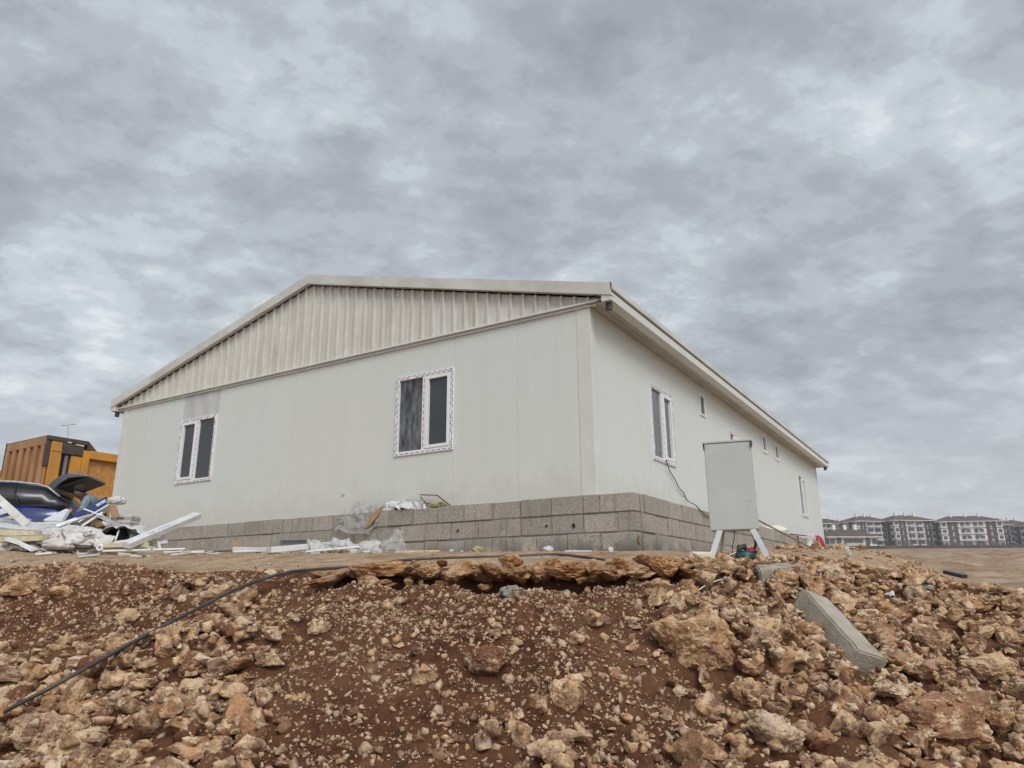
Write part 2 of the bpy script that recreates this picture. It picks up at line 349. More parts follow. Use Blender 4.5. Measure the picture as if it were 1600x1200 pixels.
def ground_mat():
    m = bpy.data.materials.new('earth'); m.use_nodes = True; t = m.node_tree; b = t.nodes['Principled BSDF']
    b.inputs['Roughness'].default_value = .97; b.inputs['Specular IOR Level'].default_value = .12
    g = N(t, 'ShaderNodeTexCoord'); P = g.outputs['Object']
    def nz(s, d=6, r=.6):
        n = N(t, 'ShaderNodeTexNoise', i_Scale=s, i_Detail=d, i_Roughness=r); Lk(t, P, n.inputs['Vector']); return n.outputs[0]
    a, bb, c3 = nz(1.3), nz(9, 7, .65), nz(70, 6, .7)
    soil = ramp(t, bb, [(.33, (.055, .022, .012)), (.52, (.118, .049, .026)), (.70, (.19, .088, .046))])
    soil = mix(t, ramp(t, a, [(.42, (0, 0, 0)), (.65, (.6, .6, .6))]), soil, (.19, .095, .052))
    soil = mix(t, ramp(t, c3, [(.60, (0, 0, 0)), (.70, (.75, .75, .75))]), soil, (.36, .23, .14))
    sand = ramp(t, bb, [(.3, (.27, .175, .105)), (.5, (.43, .31, .20)), (.72, (.54, .42, .30))])
    sand = mix(t, ramp(t, nz(2.2, 6, .65), [(.48, (0, 0, 0)), (.62, (.65, .65, .65))]), sand, (.27, .155, .09))
    sand = mix(t, ramp(t, c3, [(.58, (0, 0, 0)), (.72, (.6, .6, .6))]), sand, (.22, .13, .08))
    far = ramp(t, nz(.35, 9, .7), [(.3, (.20, .115, .065)), (.48, (.34, .235, .155)), (.62, (.45, .34, .24)), (.75, (.26, .16, .095))])
    far = mix(t, ramp(t, nz(2.5, 8, .7), [(.5, (0, 0, 0)), (.62, (.5, .5, .5))]), far, (.20, .125, .075))
    am = N(t, 'ShaderNodeAttribute', attribute_name='sandy'); af = N(t, 'ShaderNodeAttribute', attribute_name='far')
    c = mix(t, am.outputs['Fac'], soil, sand); c = mix(t, af.outputs['Fac'], c, far)
    Lk(t, c, b.inputs['Base Color'])
    bp = N(t, 'ShaderNodeBump', i_Strength=.9, i_Distance=.02); Lk(t, nz(22, 8, .72), bp.inputs['Height'])
    b2 = N(t, 'ShaderNodeBump', i_Strength=.8, i_Distance=.006); Lk(t, c3, b2.inputs['Height']); Lk(t, bp.outputs[0], b2.inputs['Normal'])
    Lk(t, b2.outputs[0], b.inputs['Normal'])
    return m
M['ground'] = ground_mat()

# ------------------------------------------------------------------ terrain
CREST = [(-500, 890, 7.2), (-200, 888, 7.0), (0, 884, 6.8), (200, 887, 6.4), (330, 890, 6.0), (440, 893, 5.7), (540, 893, 5.4), (700, 890, 5.25), (850, 886, 5.25), (1040, 882, 5.5),
         (1150, 885, 6.0), (1250, 884, 6.3), (1330, 881, 6.5), (1400, 890, 6.4), (1500, 908, 6.3), (1600, 928, 6.1), (1800, 965, 6.0), (2100, 1010, 6.0)]
cp = np.array([at(*q) for q in CREST])
def crest(x): return np.interp(x, cp[:, 0], cp[:, 1]), np.interp(x, cp[:, 0], cp[:, 2])
XE0, XE1 = at(500, 890, 5.5)[0], at(1065, 880, 5.5)[0]     # stretch where the crust overhangs
def pad(x, y):
    z = .355 + .050*(np.minimum(y, 13)-7.5) + .10*sst(-4.6, -6.8, x)
    return z + .012*(y > 13)*(y-13)
def h(x, y, fine=True):
    x = np.asarray(x, float); y = np.asarray(y, float)
    yc, zc = crest(x); yc = yc + .10*fbm(x*1.3, x*0+3.1, o=3, s=5)
    back = zc + (pad(x, y)-zc)*sst(0, 1.6, y-yc)
    # right of the building the fill ends and the land falls to a lower field with a far bank
    dside = (x-(C0[0]+.49*cos(TH)))*cos(TH) - (y-C0[1])*sin(TH)      # metres out from the long wall
    vv = (x-C0[0])*sin(TH)+(y-C0[1])*cos(TH)
    m = np.maximum(sst(1.2, 4.0, dside), sst(18, 22, vv))*sst(.3, 1.5, y-yc)
    fieldz = np.where(y < 30, -1.0 + .7*sst(10, 30, y), -.3+.0678*(np.minimum(y, 120)-30)+.035*(np.maximum(y, 120)-120))
    fieldz = fieldz - .0*(y > 600)
    fieldz = fieldz + sst(14, 40, y)*.62*fbm(x*.16, y*.17, o=5, s=21, rough=.6)*sst(118, 70, y)
    behind = fieldz
    back = back*(1-m) + behind*m
    # left and behind: level ground, then gentle rise
    farl = pad(x, y) + .012*np.maximum(y-20, 0)
    back = np.where((y > 22) & (m < .01), farl, back)
    d = yc - y
    slope = .50 + .07*fbm(x*.5, x*0, o=2, s=9)
    front = zc - slope*d
    exm = sst(XE0-.15, XE0+.25, x)*sst(XE1+.15, XE1-.25, x)
    front = front - .16*exm*sst(-.02, .03, d) + .15*exm*sst(.08, .36, d)
    front = np.maximum(front, -1.6+.02*y) + 0*x
    k = 1/.12
    z = np.where(d > 0, front, back)
    rub = rubble(x, y)
    if fine:
        nearm = sst(16, 9, y)
        onslope = sst(-.15, .25, d)
        z = z + nearm*(.035+.055*onslope)*fbm(x*1.1, y*1.1, o=3, s=3)*sst(-1.5, .5, d)
        z = z + onslope*(.030+.02*rub)*fbm(x*5, y*5, o=5, s=4, rough=.6)
        z = z + nearm*(1-onslope)*.006*fbm(x*6, y*6, o=3, s=8)
    return z
def rubble(x, y):
    z = -.2+.0*x
    yc, zc = crest(x)
    zz = np.where(y < yc, zc-.5*(yc-y), zc)
    P = np.stack([np.broadcast_to(x, np.shape(y)) if np.shape(x) != np.shape(y) else x, y, zz], -1)
    yy = np.maximum(P[..., 1], 1.5); P = np.stack([P[..., 0], yy, P[..., 2]], -1)
    px, py = proj(P)
    right = sst(980, 1110, px + 35*fbm(x*2, y*2, o=2, s=31))
    left = sst(520, 330, px)*sst(955, 1060, py + .10*(px-0)*.3)
    band = .5*np.exp(-((px-330)/130)**2-((py-930)/40)**2)
    bot = .55*sst(1120, 1180, py)*sst(640, 760, px)
    c = .05 + .07*sst(960, 1150, py)
    return np.clip(np.maximum.reduce([right, left, band+c, bot, c+0*px]), 0, 1)
def axis(segs):
    out = []
    for a, b, st in segs: out += list(np.arange(a, b, st))
    out.append(segs[-1][1]); return np.array(out)
xs = axis([(-900, -200, 50), (-200, -40, 8), (-40, -14, 1.3), (-14, -6.5, .12), (-6.5, 6.5, .024), (6.5, 14, .12), (14, 60, 1.2), (60, 200, 4), (200, 900, 30)])
ys = axis([(-60, -4, 8), (-4, 2.2, .4), (2.2, 7.6, .022), (7.6, 12, .08), (12, 40, .5), (40, 140, 1.5), (140, 420, 10), (420, 1500, 80)])
GX, GY = np.meshgrid(xs, ys)
GZ = h(GX, GY)
def grid_mesh(name, X, Y, Z):
    ny, nx = X.shape; me = bpy.data.meshes.new(name)
    co = np.stack([X, Y, Z], -1).reshape(-1, 3).astype(np.float32)
    i = np.arange((ny-1)*(nx-1)); r = i//(nx-1); c = i % (nx-1); a = r*nx+c
    fa = np.stack([a, a+1, a+nx+1, a+nx], 1).astype(np.int32)
    me.vertices.add(len(co)); me.vertices.foreach_set('co', co.ravel())
    me.loops.add(fa.size); me.loops.foreach_set('vertex_index', fa.ravel())
    me.polygons.add(len(fa)); me.polygons.foreach_set('loop_start', np.arange(0, fa.size, 4, dtype=np.int32)); me.polygons.foreach_set('loop_total', np.full(len(fa), 4, dtype=np.int32))
    me.update(calc_edges=True); me.polygons.foreach_set('use_smooth', [True]*len(fa)); return me
gm = grid_mesh('ground', GX, GY, GZ)
yc, _ = crest(GX)
sandy = sst(.03, .16, GY-yc - .10*fbm(GX*1.3, GX*0+3.1, o=3, s=5) + .04*fbm(GX*3, GY*3, o=3, s=14))*(1-.75*sst(1.0, 2.2, GX)*sst(1.5, .3, GY-yc))
sandy = np.maximum(sandy, 0)
av = gm.attributes.new('sandy', 'FLOAT', 'POINT'); av.data.foreach_set('value', sandy.ravel().astype(np.float32))
av = gm.attributes.new('far', 'FLOAT', 'POINT'); av.data.foreach_set('value', sst(14, 24, GY).ravel().astype(np.float32))
ground = tag(obj_from('ground', gm, M['ground']), 'reddish earth bank with a sandy building pad on top', None, None, 'structure')

def hit(px, py, y0=2.2, y1=12., n=900):
    """first point of the ground seen through a pixel (used to find where a thing stands)"""
    d = ray(px, py); d = d/d[1]; t = np.linspace(y0, y1, n); z = h(d[0]*t, t, True)
    k = np.argmax(z >= d[2]*t); return Vector((d[0]*t[k], t[k], z[k]))
def gz(x, y): return float(h(np.array([x]), np.array([y]))[0])
#PART2
# ------------------------------------------------------------------ the prefabricated building
bld = empty('prefab_building', Bp(BW/2, BL/2, .6), 'long white sandwich-panel building with a low gable roof standing on a block plinth', 'building')
ZT = 3.165; ZB = .62
def fP(a, d, z): return Bp(a, -d, z)
def sP(a, d, z): return Bp(-d, a, z)
def pbox(mb, P, a0, a1, d0, d1, z0, z1):
    return mb.hexa([P(a0, d0, z0), P(a1, d0, z0), P(a1, d1, z0), P(a0, d1, z0), P(a0, d0, z1), P(a1, d0, z1), P(a1, d1, z1), P(a0, d1, z1)])
seams_f = [0, .98, 1.905, 2.85, 3.755, 4.66, 5.62, 6.55, 7.475, 8.40, BW]
fw = MB()
for a, b in zip(seams_f[:-1], seams_f[1:]):
    g = .0013
    if abs(a-1.905) < .01: pbox(fw, fP, a+g, b-g, -.08, 0, ZB, 1.655); pbox(fw, fP, a+g, b-g, -.08, 0, 2.715, ZT)
    elif abs(a-6.55) < .01: pbox(fw, fP, a+g, b-g, -.08, 0, ZB, 1.66)
    else: pbox(fw, fP, a+g, b-g, -.08, 0, ZB, ZT)
fw.build('front_wall', M['panel_front'], bld, bevel=.002)
g = MB(); pbox(g, fP, 6.5525, 7.4725, -.08, -.003, 2.715, ZT); g.build('grey_infill_panel', M['greypanel'], bld, bevel=.002)
sw = MB(); sj = [0, .945]; 
while sj[-1] < BL-1: sj.append(sj[-1]+.945)
sj[-1] = BL
side_win = [(1.755, 2.60, 1.605, 2.635), (5.50, 6.10, 2.05, 2.655), (11.33, 12.16, 1.62, 2.62)]
small = [(7.97, 8.32, 2.645, 3.03), (9.08, 9.44, 2.645, 3.01)]
sj2 = sorted(set([0, .80, 1.75, 2.605, 3.45, 4.4, 5.49, 6.11, 7.0, 7.96, 8.33, 9.07, 9.45, 10.4, 11.32, 12.17, 13.1, BL]))
for a, b in zip(sj2[:-1], sj2[1:]):
    gp = .0011; cut = [q for q in side_win+small if q[0]-.02 < a+.01 and q[1]+.02 > b-.01]
    if cut:
        q = cut[0]; pbox(sw, sP, a+gp, b-gp, -.08, 0, ZB, q[2]); pbox(sw, sP, a+gp, b-gp, -.08, 0, q[3], ZT)
    else: pbox(sw, sP, a+gp, b-gp, -.08, 0, ZB, ZT)
sw.build('side_wall', M['panel_side'], bld, bevel=.002)
rw = MB(); rw.bbox(BW-.08, BW, .085, BL-.085, ZB, ZT); rw.build('rear_side_wall', M['panel_side'], bld)
rw = MB(); rw.bbox(.085, BW-.085, BL-.08, BL, ZB, ZT); rw.add([Bp(0, BL-.04, ZT), Bp(BW, BL-.04, ZT), Bp(BW/2, BL-.04, 4.45)], [(0, 1, 2)]); rw.build('end_wall', M['panel_front'], bld)
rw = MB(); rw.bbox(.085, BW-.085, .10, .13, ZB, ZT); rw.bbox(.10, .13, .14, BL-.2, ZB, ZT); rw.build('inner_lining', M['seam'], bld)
ct = MB()
for q_ in ((fP, -.008, .165), (fP, BW-.11, BW+.008), (sP, .0, .10), (sP, BL-.1, BL+.008)):
    ct = MB(); pbox(ct, *q_, 0, .008, ZB, ZT-.012); ct.build('corner_trim', M['trim'], bld, bevel=.002)
# gable: ribbed sheet between eaves line and rake
def rz(s, off=0):    # underside of the roof line
    t = 1-abs(s-4.60)/4.87; return 3.165+t*1.285+off
gb = MB(); ribf = []; s = -.20; pitch = .174; rib = .038
while s < 9.32:
    a0, a1 = s+.006, s+rib-.006
    def col(sa, da, sb, db):
        za, zb_ = max(rz(sa), 3.17), max(rz(sb), 3.17)
        if max(za, zb_) < 3.19: return
        ribf.append(max(da, db) > .03); gb.add([fP(sa, da, 3.165), fP(sb, db, 3.165), fP(sb, db, zb_), fP(sa, da, za)], [(0, 1, 2, 3)])
    col(s, .012, a0, .045); col(a0, .045, a1, .045); col(a1, .045, s+rib, .012)
    col(s+rib, .012, s+rib+.065, .012); col(s+rib+.065, .012, s+rib+.07, .017); col(s+rib+.07, .017, s+rib+.075, .012); col(s+rib+.075, .012, s+pitch, .012)
    s += pitch
go = gb.build('gable_cladding', M['gable'], bld)
go.data.materials.append(M['gablerib']); go.data.polygons.foreach_set('material_index', [int(q) for q in ribf])
gt = MB(); pbox(gt, fP, -.135, 9.40, 0, .062, 3.150, 3.176); pbox(gt, fP, -.10, 9.36, 0, .030, 3.118, 3.148); gt.build('gable_base_trim', M['trim'], bld, bevel=.004)
# roof sheet (two slopes) and rake flashing
D0, D1 = .118, -(BL+.12)
RZT = lambda s: 3.318+(1-abs(s-4.59)/4.88)*1.277
rf = MB()
for sa, sb in ((-.325, 4.59), (4.59, 9.47)):
    q = []
    for dz in (-.07, -.006):
        q += [fP(sa, D0-.01, RZT(sa)+dz), fP(sb, D0-.01, RZT(sb)+dz), fP(sb, D1, RZT(sb)+dz), fP(sa, D1, RZT(sa)+dz)]
    rf.hexa(q)
rf.build('roof', M['fascia'], bld)
for sa, sb in ((-.33, 4.59), (4.59, 9.475)):
    fk = MB(); q = []
    for dz in (-.142, .004):
        q += [fP(sa, D0, RZT(sa)+dz), fP(sb, D0, RZT(sb)+dz), fP(sb, D0-.008, RZT(sb)+dz), fP(sa, D0-.008, RZT(sa)+dz)]
    fk.hexa(q); q = []
    for dz in (-.142, -.136):    # folded-back lower lip
        q += [fP(sa, D0-.009, RZT(sa)+dz), fP(sb, D0-.009, RZT(sb)+dz), fP(sb, .050, RZT(sb)+dz), fP(sa, .050, RZT(sa)+dz)]
    fk.hexa(q); q = []
    sm = sa+(sb-sa)*.40          # overlap joint of two flashing lengths
    for dz in (-.146, .008):
        q += [fP(sm, D0+.003, RZT(sm)+dz), fP(sm+.012, D0+.003, RZT(sm+.012)+dz), fP(sm+.012, D0, RZT(sm+.012)+dz), fP(sm, D0, RZT(sm)+dz)]
    fk.hexa(q)
    fk.build('rake_flashing', M['fascia'], bld)
def eave(sg, base):
    q = lambda s: base+sg*s
    def bx(s0, s1, z0, z1, v0=-.105, v1=BL+.11):
        a, b = sorted((q(s0), q(s1))); m_ = MB(); return m_.bbox(a, b, v0, v1, z0, z1)
    g1 = bx(.20, .322, 3.112, 3.216); g1.build('gutter', M['trim'], bld, bevel=.004)
    bx(.29, .342, 3.238, 3.312, -.10).build('eave_flashing', M['fascia'], bld, bevel=.006)
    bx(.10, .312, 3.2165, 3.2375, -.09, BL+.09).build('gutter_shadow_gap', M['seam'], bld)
    so = MB()
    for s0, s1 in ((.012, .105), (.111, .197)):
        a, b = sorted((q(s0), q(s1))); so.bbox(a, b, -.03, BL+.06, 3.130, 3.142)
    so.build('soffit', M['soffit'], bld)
    a, b = sorted((q(0), q(.012))); m_ = MB(); m_.bbox(a, b, .0, BL, 3.095, 3.128); m_.build('eave_bead', M['trim'], bld)
    for vv in (-.02, BL-.10):
        c = Bp(q(.255), vv, 3.115); m_ = MB()
        m_.tube([c+Vector((0, 0, .01)), c+Vector((0, 0, -.085))], .038, 14); m_.build('drain_spout', M['darkplastic'], bld)
eave(-1, 0); eave(1, BW-.06)
slit = MB(); slit.bbox(-.336, -.326, -.119, -.106, 3.235, 3.318); slit.build('gutter_end_gap', M['black'], bld)

def window(P, a0, a1, z0, z1, sash_high, glass='glass', wrap=False, tape=True, single=False):
    """sash_high: the opening sash sits on the high-a side"""
    fr = MB(); w_ = .052; am = (a0+a1)/2
    pbox(fr, P, a0, a0+w_, -.05, .022, z0, z1); pbox(fr, P, a1-w_, a1, -.05, .022, z0, z1)
    pbox(fr, P, a0+w_, a1-w_, -.05, .022, z0, z0+w_); pbox(fr, P, a0+w_, a1-w_, -.05, .022, z1-w_, z1)
    if not single: pbox(fr, P, am-.028, am+.028, -.05, .020, z0+w_, z1-w_)
    pbox(fr, P, a0-.012, a1+.012, -.001, .006, z0-.012, z1+.012) if False else None
    f = fr.build('window', M['pvc'], bld, bevel=.003)
    spans = [(a0+w_, am-.028), (am+.028, a1-w_)] if not single else [(a0+w_, a1-w_)]
    for k, (p, q) in enumerate(spans):
        isash = (k == 1) == sash_high and not single
        if isash:
            sh = MB(); e = .042; zz0, zz1 = z0+w_+.004, z1-w_-.004; p_, q_ = p+.004, q-.004
            pbox(sh, P, p_, p_+e, -.04, .028, zz0, zz1); pbox(sh, P, q_-e, q_, -.04, .028, zz0, zz1)
            pbox(sh, P, p_+e, q_-e, -.04, .028, zz0, zz0+e); pbox(sh, P, p_+e, q_-e, -.04, .028, zz1-e, zz1)
            sh.build('sash', M['pvc'], f, bevel=.003)
            gl_ = MB(); pbox(gl_, P, p_+e, q_-e, -.02, -.012, zz0+e, zz1-e)
        else:
            gl_ = MB(); pbox(gl_, P, p, q, -.02, -.012, z0+w_, z1-w_)
        gl_.build('pane', M['wrap' if (wrap and not isash) else glass], f)
        if not single:
            for aa in (p+.07, q-.07):
                for zq in (z0+.13, z1-.13):
                    pd = MB(); pbox(pd, P, aa-.010, aa+.010, -.013, -.006, zq-.010, zq+.010); pd.build('spacer_pad', M['tape_red'], f, bevel=.003)
    if tape:
        tr, td = MB(), MB()
        def run(h0, h1, zc, vert, d, off):
            x = h0+.02+off
            k = 0
            while x+.055 < h1:
                mb = tr if (random.random() < .45) else td
                if k % 2 == 0 or random.random() < .8:
                    for sub in range(4):
                        xa = x+sub*.0135; wd_ = .010
                        if vert: pbox(mb, P, zc-.006, zc+.004, d, d+.0012, xa, xa+wd_)
                        else: pbox(mb, P, xa, xa+wd_, d, d+.0012, zc-.006, zc+.004)
                x += .085; k += 1
        run(a0, a1, z1-.014, False, .0225, 0); run(a0, a1, z1-.037, False, .0225, .03)
        run(a0, a1, z0+.022, False, .0225, 0)
        run(z0, z1, a0+.013, True, .0225, 0); run(z0, z1, a0+.036, True, .0225, .04)
        run(z0, z1, a1-.013, True, .0225, .02); run(z0, z1, a1-.038, True, .0225, .05)
        if not single: run(z0+.06, z1-.06, am, True, .0205, 0)
        tr.build('protective_tape_print', M['tape_red'], f); td.build('protective_tape_print', M['tape_dark'], f)
    return f
window(fP, 1.907, 2.848, 1.655, 2.715, False, wrap=True)
window(fP, 6.553, 7.472, 1.66, 2.715, True)
window(sP, 1.755, 2.60, 1.605, 2.635, True, glass='glass_side')
window(sP, 5.50, 6.10, 2.05, 2.655, True, glass='glass_side')
window(sP, 11.33, 12.16, 1.62, 2.62, True)
for q in small: window(sP, q[0], q[1], q[2], q[3], True, single=True, tape=False)
vt = MB()
for a0, a1, z0, z1 in ((3.915, 3.95, 2.62, 2.98), (4.165, 4.20, 2.62, 2.98), (3.95, 4.165, 2.62, 2.655), (3.95, 4.165, 2.945, 2.98)): pbox(vt, sP, a0, a1, 0, .02, z0, z1)
v_ = vt.build('wall_vent', M['pvc'], bld, bevel=.003)
bk = MB(); pbox(bk, sP, 3.95, 4.165, .001, .004, 2.655, 2.945); bk.build('vent_opening', M['black'], v_)
lv = MB()
for i in range(8):
    z = 2.668+i*.035; lv.hexa([sP(3.955, .004, z+.014), sP(4.16, .004, z+.014), sP(4.16, .018, z), sP(3.955, .018, z), sP(3.955, .004, z+.018), sP(4.16, .004, z+.018), sP(4.16, .018, z+.006), sP(3.955, .018, z+.006)])
lv.build('louvre', M['pvc'], v_)
kb = MB(); p = Vector(fP(3.72, .03, 1.24)); 
kb.add([p+Vector((cos(i)*.05*(1 if j else .6), -.01*j, sin(i)*.035*(1 if j else .6))) for j in (0, 1) for i in np.arange(0, 6.2, .7)], [tuple(range(9)), tuple(range(17, 8, -1))])
mbk = MB(); pbox(mbk, fP, 3.70, 3.75, 0, .012, 1.215, 1.262); mbk.build('mounting_foam_spot', M['foam'], bld, bevel=.01)

# ------------------------------------------------------------------ plinth of concrete blocks
BO_A, BO_B = .15, .488
pl = empty('block_plinth', Bp(-.3, 0, .35), 'three courses of grey concrete blocks laid round the foot of the white building', 'block wall')
ZC = .355; CH = .2
def blocks(P, a_start, a_end, first, name, mortar_a):
    mb = MB(); damp = []
    for c in range(3):
        a = a_start + first[c]; z0 = ZC+c*CH; 
        rnd = random.Random(100*c+int(a_end))
        prev = a_start
        if first[c] > .01: spans = [(a_start, a)]
        else: spans = []
        while a < a_end:
            L = .385 if rnd.random() > .12 else .19
            spans.append((a, a+L)); a += L
        for (p, q) in spans:
            gp = .001+.009*rnd.random()*(rnd.random() > .55); jt = rnd.uniform(-.011, .009); dz = rnd.uniform(-.002, .009)
            zz0 = z0+.005
            n0 = len(mb.v)
            pbox(mb, P, p+gp, q-.002, -.17, jt, zz0, z0+CH-.003-dz)
            if rnd.random() > .8 and q-p > .3:    # split line
                pass
        # dark bedding joint
    o = mb.build(name, M['block'], pl, bevel=.006, seg=2)
    me = o.data; zs = np.array([v.co.z for v in me.vertices]); at_ = me.attributes.new('damp', 'FLOAT', 'POINT')
    org = wpos(o).z; at_.data.foreach_set('value', np.clip((ZC+.16-(zs+org))/.10, 0, 1).astype(np.float32))
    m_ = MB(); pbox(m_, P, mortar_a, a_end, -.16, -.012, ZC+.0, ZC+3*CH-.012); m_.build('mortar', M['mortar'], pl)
    return o
def bfP(a, d, z): return Bp(a-BO_B, -BO_A-d, z)
def bsP(a, d, z): return Bp(-BO_B-d, a-BO_A, z)
blocks(bfP, 0.0, BW+.62, [0, .19, 0], 'front_blocks', .02)
blocks(bsP, 0.195, BL+2.6, [0, 0, .10], 'side_blocks', .20)
m_ = MB(); m_.bbox(-BO_B+.17, BW+.3, -BO_A+.17, BL+.4, .3, .935); m_.build('floor_slab', M['concrete'], pl)
cr = MB()
for (a, z, wd, hh) in ((.69, ZC+.285, .018, .045), (1.02, ZC+.30, .016, .02), (2.2, ZC+.30, .02, .025)):
    q = [bfP(a+wd*cos(t)*(.8+.4*random.random()), .008, z+hh*.6*sin(t)) for t in np.arange(0, 6.1, .7)]
    cr.plate(q, Vector(-vb), .002)
cr.build('broken_hole', M['black'], pl)
rs = MB(); 
for (a, z, wd, hh) in ((-.001, ZC+.12, .045, .055), ):
    q = [bsP(.07+wd*cos(t)*random.uniform(.5, 1.1), .0088, z+hh*random.uniform(.5, 1.1)*sin(t)) for t in np.arange(0, 6.2, .35)]
    rs.plate(q, Vector(-ul), .002)
rs.build('rust_stain', mat('orange rust stain', (.33, .14, .05), .95, col2=(.27, .20, .13), vscale=30), pl)

# ------------------------------------------------------------------ far apartments
def amat(n, c, v=.15, s=.3): return mat(n, c, .8, var=v, vscale=s)
A_w = amat('white render', (.80, .79, .77)); A_g = amat('grey base render', (.38, .36, .34)); A_b = amat('brown render', (.12, .07, .06)); A_d = amat('dark floor band', (.24, .22, .22))
A_r = amat('brown roof tiles', (.13, .085, .07), .3); A_win = mat('far window glass', (.09, .095, .10), .2); A_bal = amat('balcony', (.50, .48, .46))
def apartment(cx, cy, z0, L, W, storeys, ang, label, low=False):
    root = empty('apartment_block', (cx, cy, z0), label, 'apartment block', 'apartment blocks on the far ridge' if not low else None)
    ca, sa = cos(ang), sin(ang)
    def T(x, y, z): return Vector((cx+ca*x-sa*y, cy+sa*x+ca*y, z0+z))
    def bx(mb, x0, x1, y0, y1, z0_, z1_): return mb.hexa([T(x0, y0, z0_), T(x1, y0, z0_), T(x1, y1, z0_), T(x0, y1, z0_), T(x0, y0, z1_), T(x1, y0, z1_), T(x1, y1, z1_), T(x0, y1, z1_)])
    sh = 3.0; H = storeys*sh
    base = 2 if not low else 0
    m_ = MB(); bx(m_, -L/2, L/2, 0, W, -12, base*sh)
    if base: m_.build('base_wall', A_g, root)
    m_ = MB(); bx(m_, -L/2+.02, L/2-.02, .02, W, base*sh if base else -12, H); m_.build('wall', A_w, root)
    bd = MB()
    for k in range(base, storeys): bx(bd, -L/2-.12, L/2+.12, -.12, W+.1, k*sh-.22, k*sh+.22)
    bd.build('floor_band', A_d, root)
    for xc in ((-.36, -.26, .26, .36) if not low else (-.3, .3)):
        m_ = MB(); bx(m_, xc*L-.055*L*.55, xc*L+.055*L*.55, -.25, .3, .4, H-.3); m_.build('brown_panel', A_b, root)
    for k in (.3, .7):
        m_ = MB(); bx(m_, L/2-.2, L/2+.25, k*W-1, k*W+1, .4, H-.3); m_.build('brown_panel', A_b, root)
        m_ = MB(); bx(m_, -L/2-.25, -L/2+.2, k*W-1, k*W+1, .4, H-.3); m_.build('brown_panel', A_b, root)
    n = 0
    for k in range(storeys):
        for xc in (-.45, -.31, -.15, -.06, .06, .15, .31, .45):
            m_ = MB(); bx(m_, xc*L-.75, xc*L+.75, -.30, 0, k*sh+.9, k*sh+2.35); m_.build('window', A_win, root); n += 1
        for yc_ in (.14, .5, .86):
            m_ = MB(); bx(m_, -L/2-.3, -L/2, yc_*W-.8, yc_*W+.8, k*sh+.9, k*sh+2.35); m_.build('window', A_win, root)
            m_ = MB(); bx(m_, L/2, L/2+.3, yc_*W-.8, yc_*W+.8, k*sh+.9, k*sh+2.35); m_.build('window', A_win, root) if cx < 400 and n < 40 else None
        for xc in (-.105, .105):
            m_ = MB(); bx(m_, xc*L-1.6, xc*L+1.6, -1.5, -.1, k*sh-.1, k*sh+.12); bx(m_, xc*L-1.6, xc*L+1.6, -1.5, -1.42, k*sh+.12, k*sh+1.0); m_.build('balcony', A_bal, root)
    r = MB(); o = 1.3; rh = 3.0
    b = [T(-L/2-o, -o, H), T(L/2+o, -o, H), T(L/2+o, W+o, H), T(-L/2-o, W+o, H)]; t_ = [T(-L/2+W*.45, W*.5, H+rh), T(L/2-W*.45, W*.5, H+rh)]
    r.add(b+t_, [(3, 2, 1, 0), (0, 1, 5, 4), (1, 2, 5), (2, 3, 4, 5), (3, 0, 4)])
    rr = r.build('roof', A_r, root)
    rr2 = MB(); bx(rr2, -L/2-o, L/2+o, -o, W+o, H-.25, H-.01); rr2.build('eaves', A_w, root)
    for xc in (-.22, .02, .24):
        m_ = MB(); bx(m_, xc*L-.5, xc*L+.5, W*.4, W*.4+.8, H+1.6, H+rh+1.1); m_.build('chimney', A_w, rr)
def far(px, py, Y): return at(px, py, Y)
for (px, Y, pyb, L, W, st, ang, lab) in (
    (1296, 372, 866, 20, 13, 5, .05, 'white and brown apartment block half hidden by the end of the long building'),
    (1322, 392, 866, 19, 13, 5, -.1, 'pale apartment block seen just above the brown roof of the nearer block'),
    (1371, 352, 865, 19, 14, 5, .25, 'white apartment block to the right behind the lower brown-roofed one'),
    (1436, 350, 864, 22, 14, 5, .22, 'five-storey white apartment block standing alone left of the widest one'),
    (1526, 345, 866, 27, 14, 5, -.12, 'widest five-storey apartment block with dark vertical panels on the ridge'),
    (1597, 372, 868, 20, 13, 5, .12, 'apartment block cut off by the right edge of the picture'),
    (1652, 360, 869, 20, 13, 5, .12, 'apartment block beyond the right end of the row')):
    p = far(px, pyb, Y); apartment(p.x, p.y, p.z, L, W, st, ang, lab)
p = far(1340, 895, 235); apartment(p.x, p.y, p.z-1, 15.5, 11, 4, .10, 'nearer low white apartment block whose brown roof shows just above the rubble', low=True)
# dark boundary wall along the top of the far bank
lw = MB(); pts = [(60, 119), (75, 119.4), (90, 119.2), (110, 119.5), (135, 119)]
prev = None
for x in np.arange(44, 110, 2.0):
    q = Vector((x, 119.4+.5*sin(x*.4), 0)); q.z = gz(q.x, q.y)
    if prev: lw.beam(prev+Vector((0, 0, .1)), q+Vector((0, 0, .1)), .3, .75)
    prev = q
lw.build('boundary_wall', mat('dark stone wall', (.12, .11, .10), .9, var=.4, vscale=1), label='low dark stone wall running along the top of the far sandy bank', cat='wall')

# reddish spoil heap behind the truck, far left
X, Y = np.meshgrid(np.linspace(-40, -19.5, 120), np.linspace(30, 46, 80))
rr_ = np.sqrt(((X+31)/8.5)**2+((Y-38)/7)**2)
Z = 7.9*np.clip(1-rr_, 0, 1)**.75 + .6*fbm(X*.5, Y*.5, o=5, s=40)*sst(1.0, .8, rr_) + .2
me = grid_mesh('spoil_heap', X, Y, Z)
heap = obj_from('spoil_heap', me, mat('red brown spoil', (.26, .15, .10), .95, col2=(.15, .085, .06), vscale=.8, bump=1, bscale=6)); tag(heap, None, None, None, 'structure')

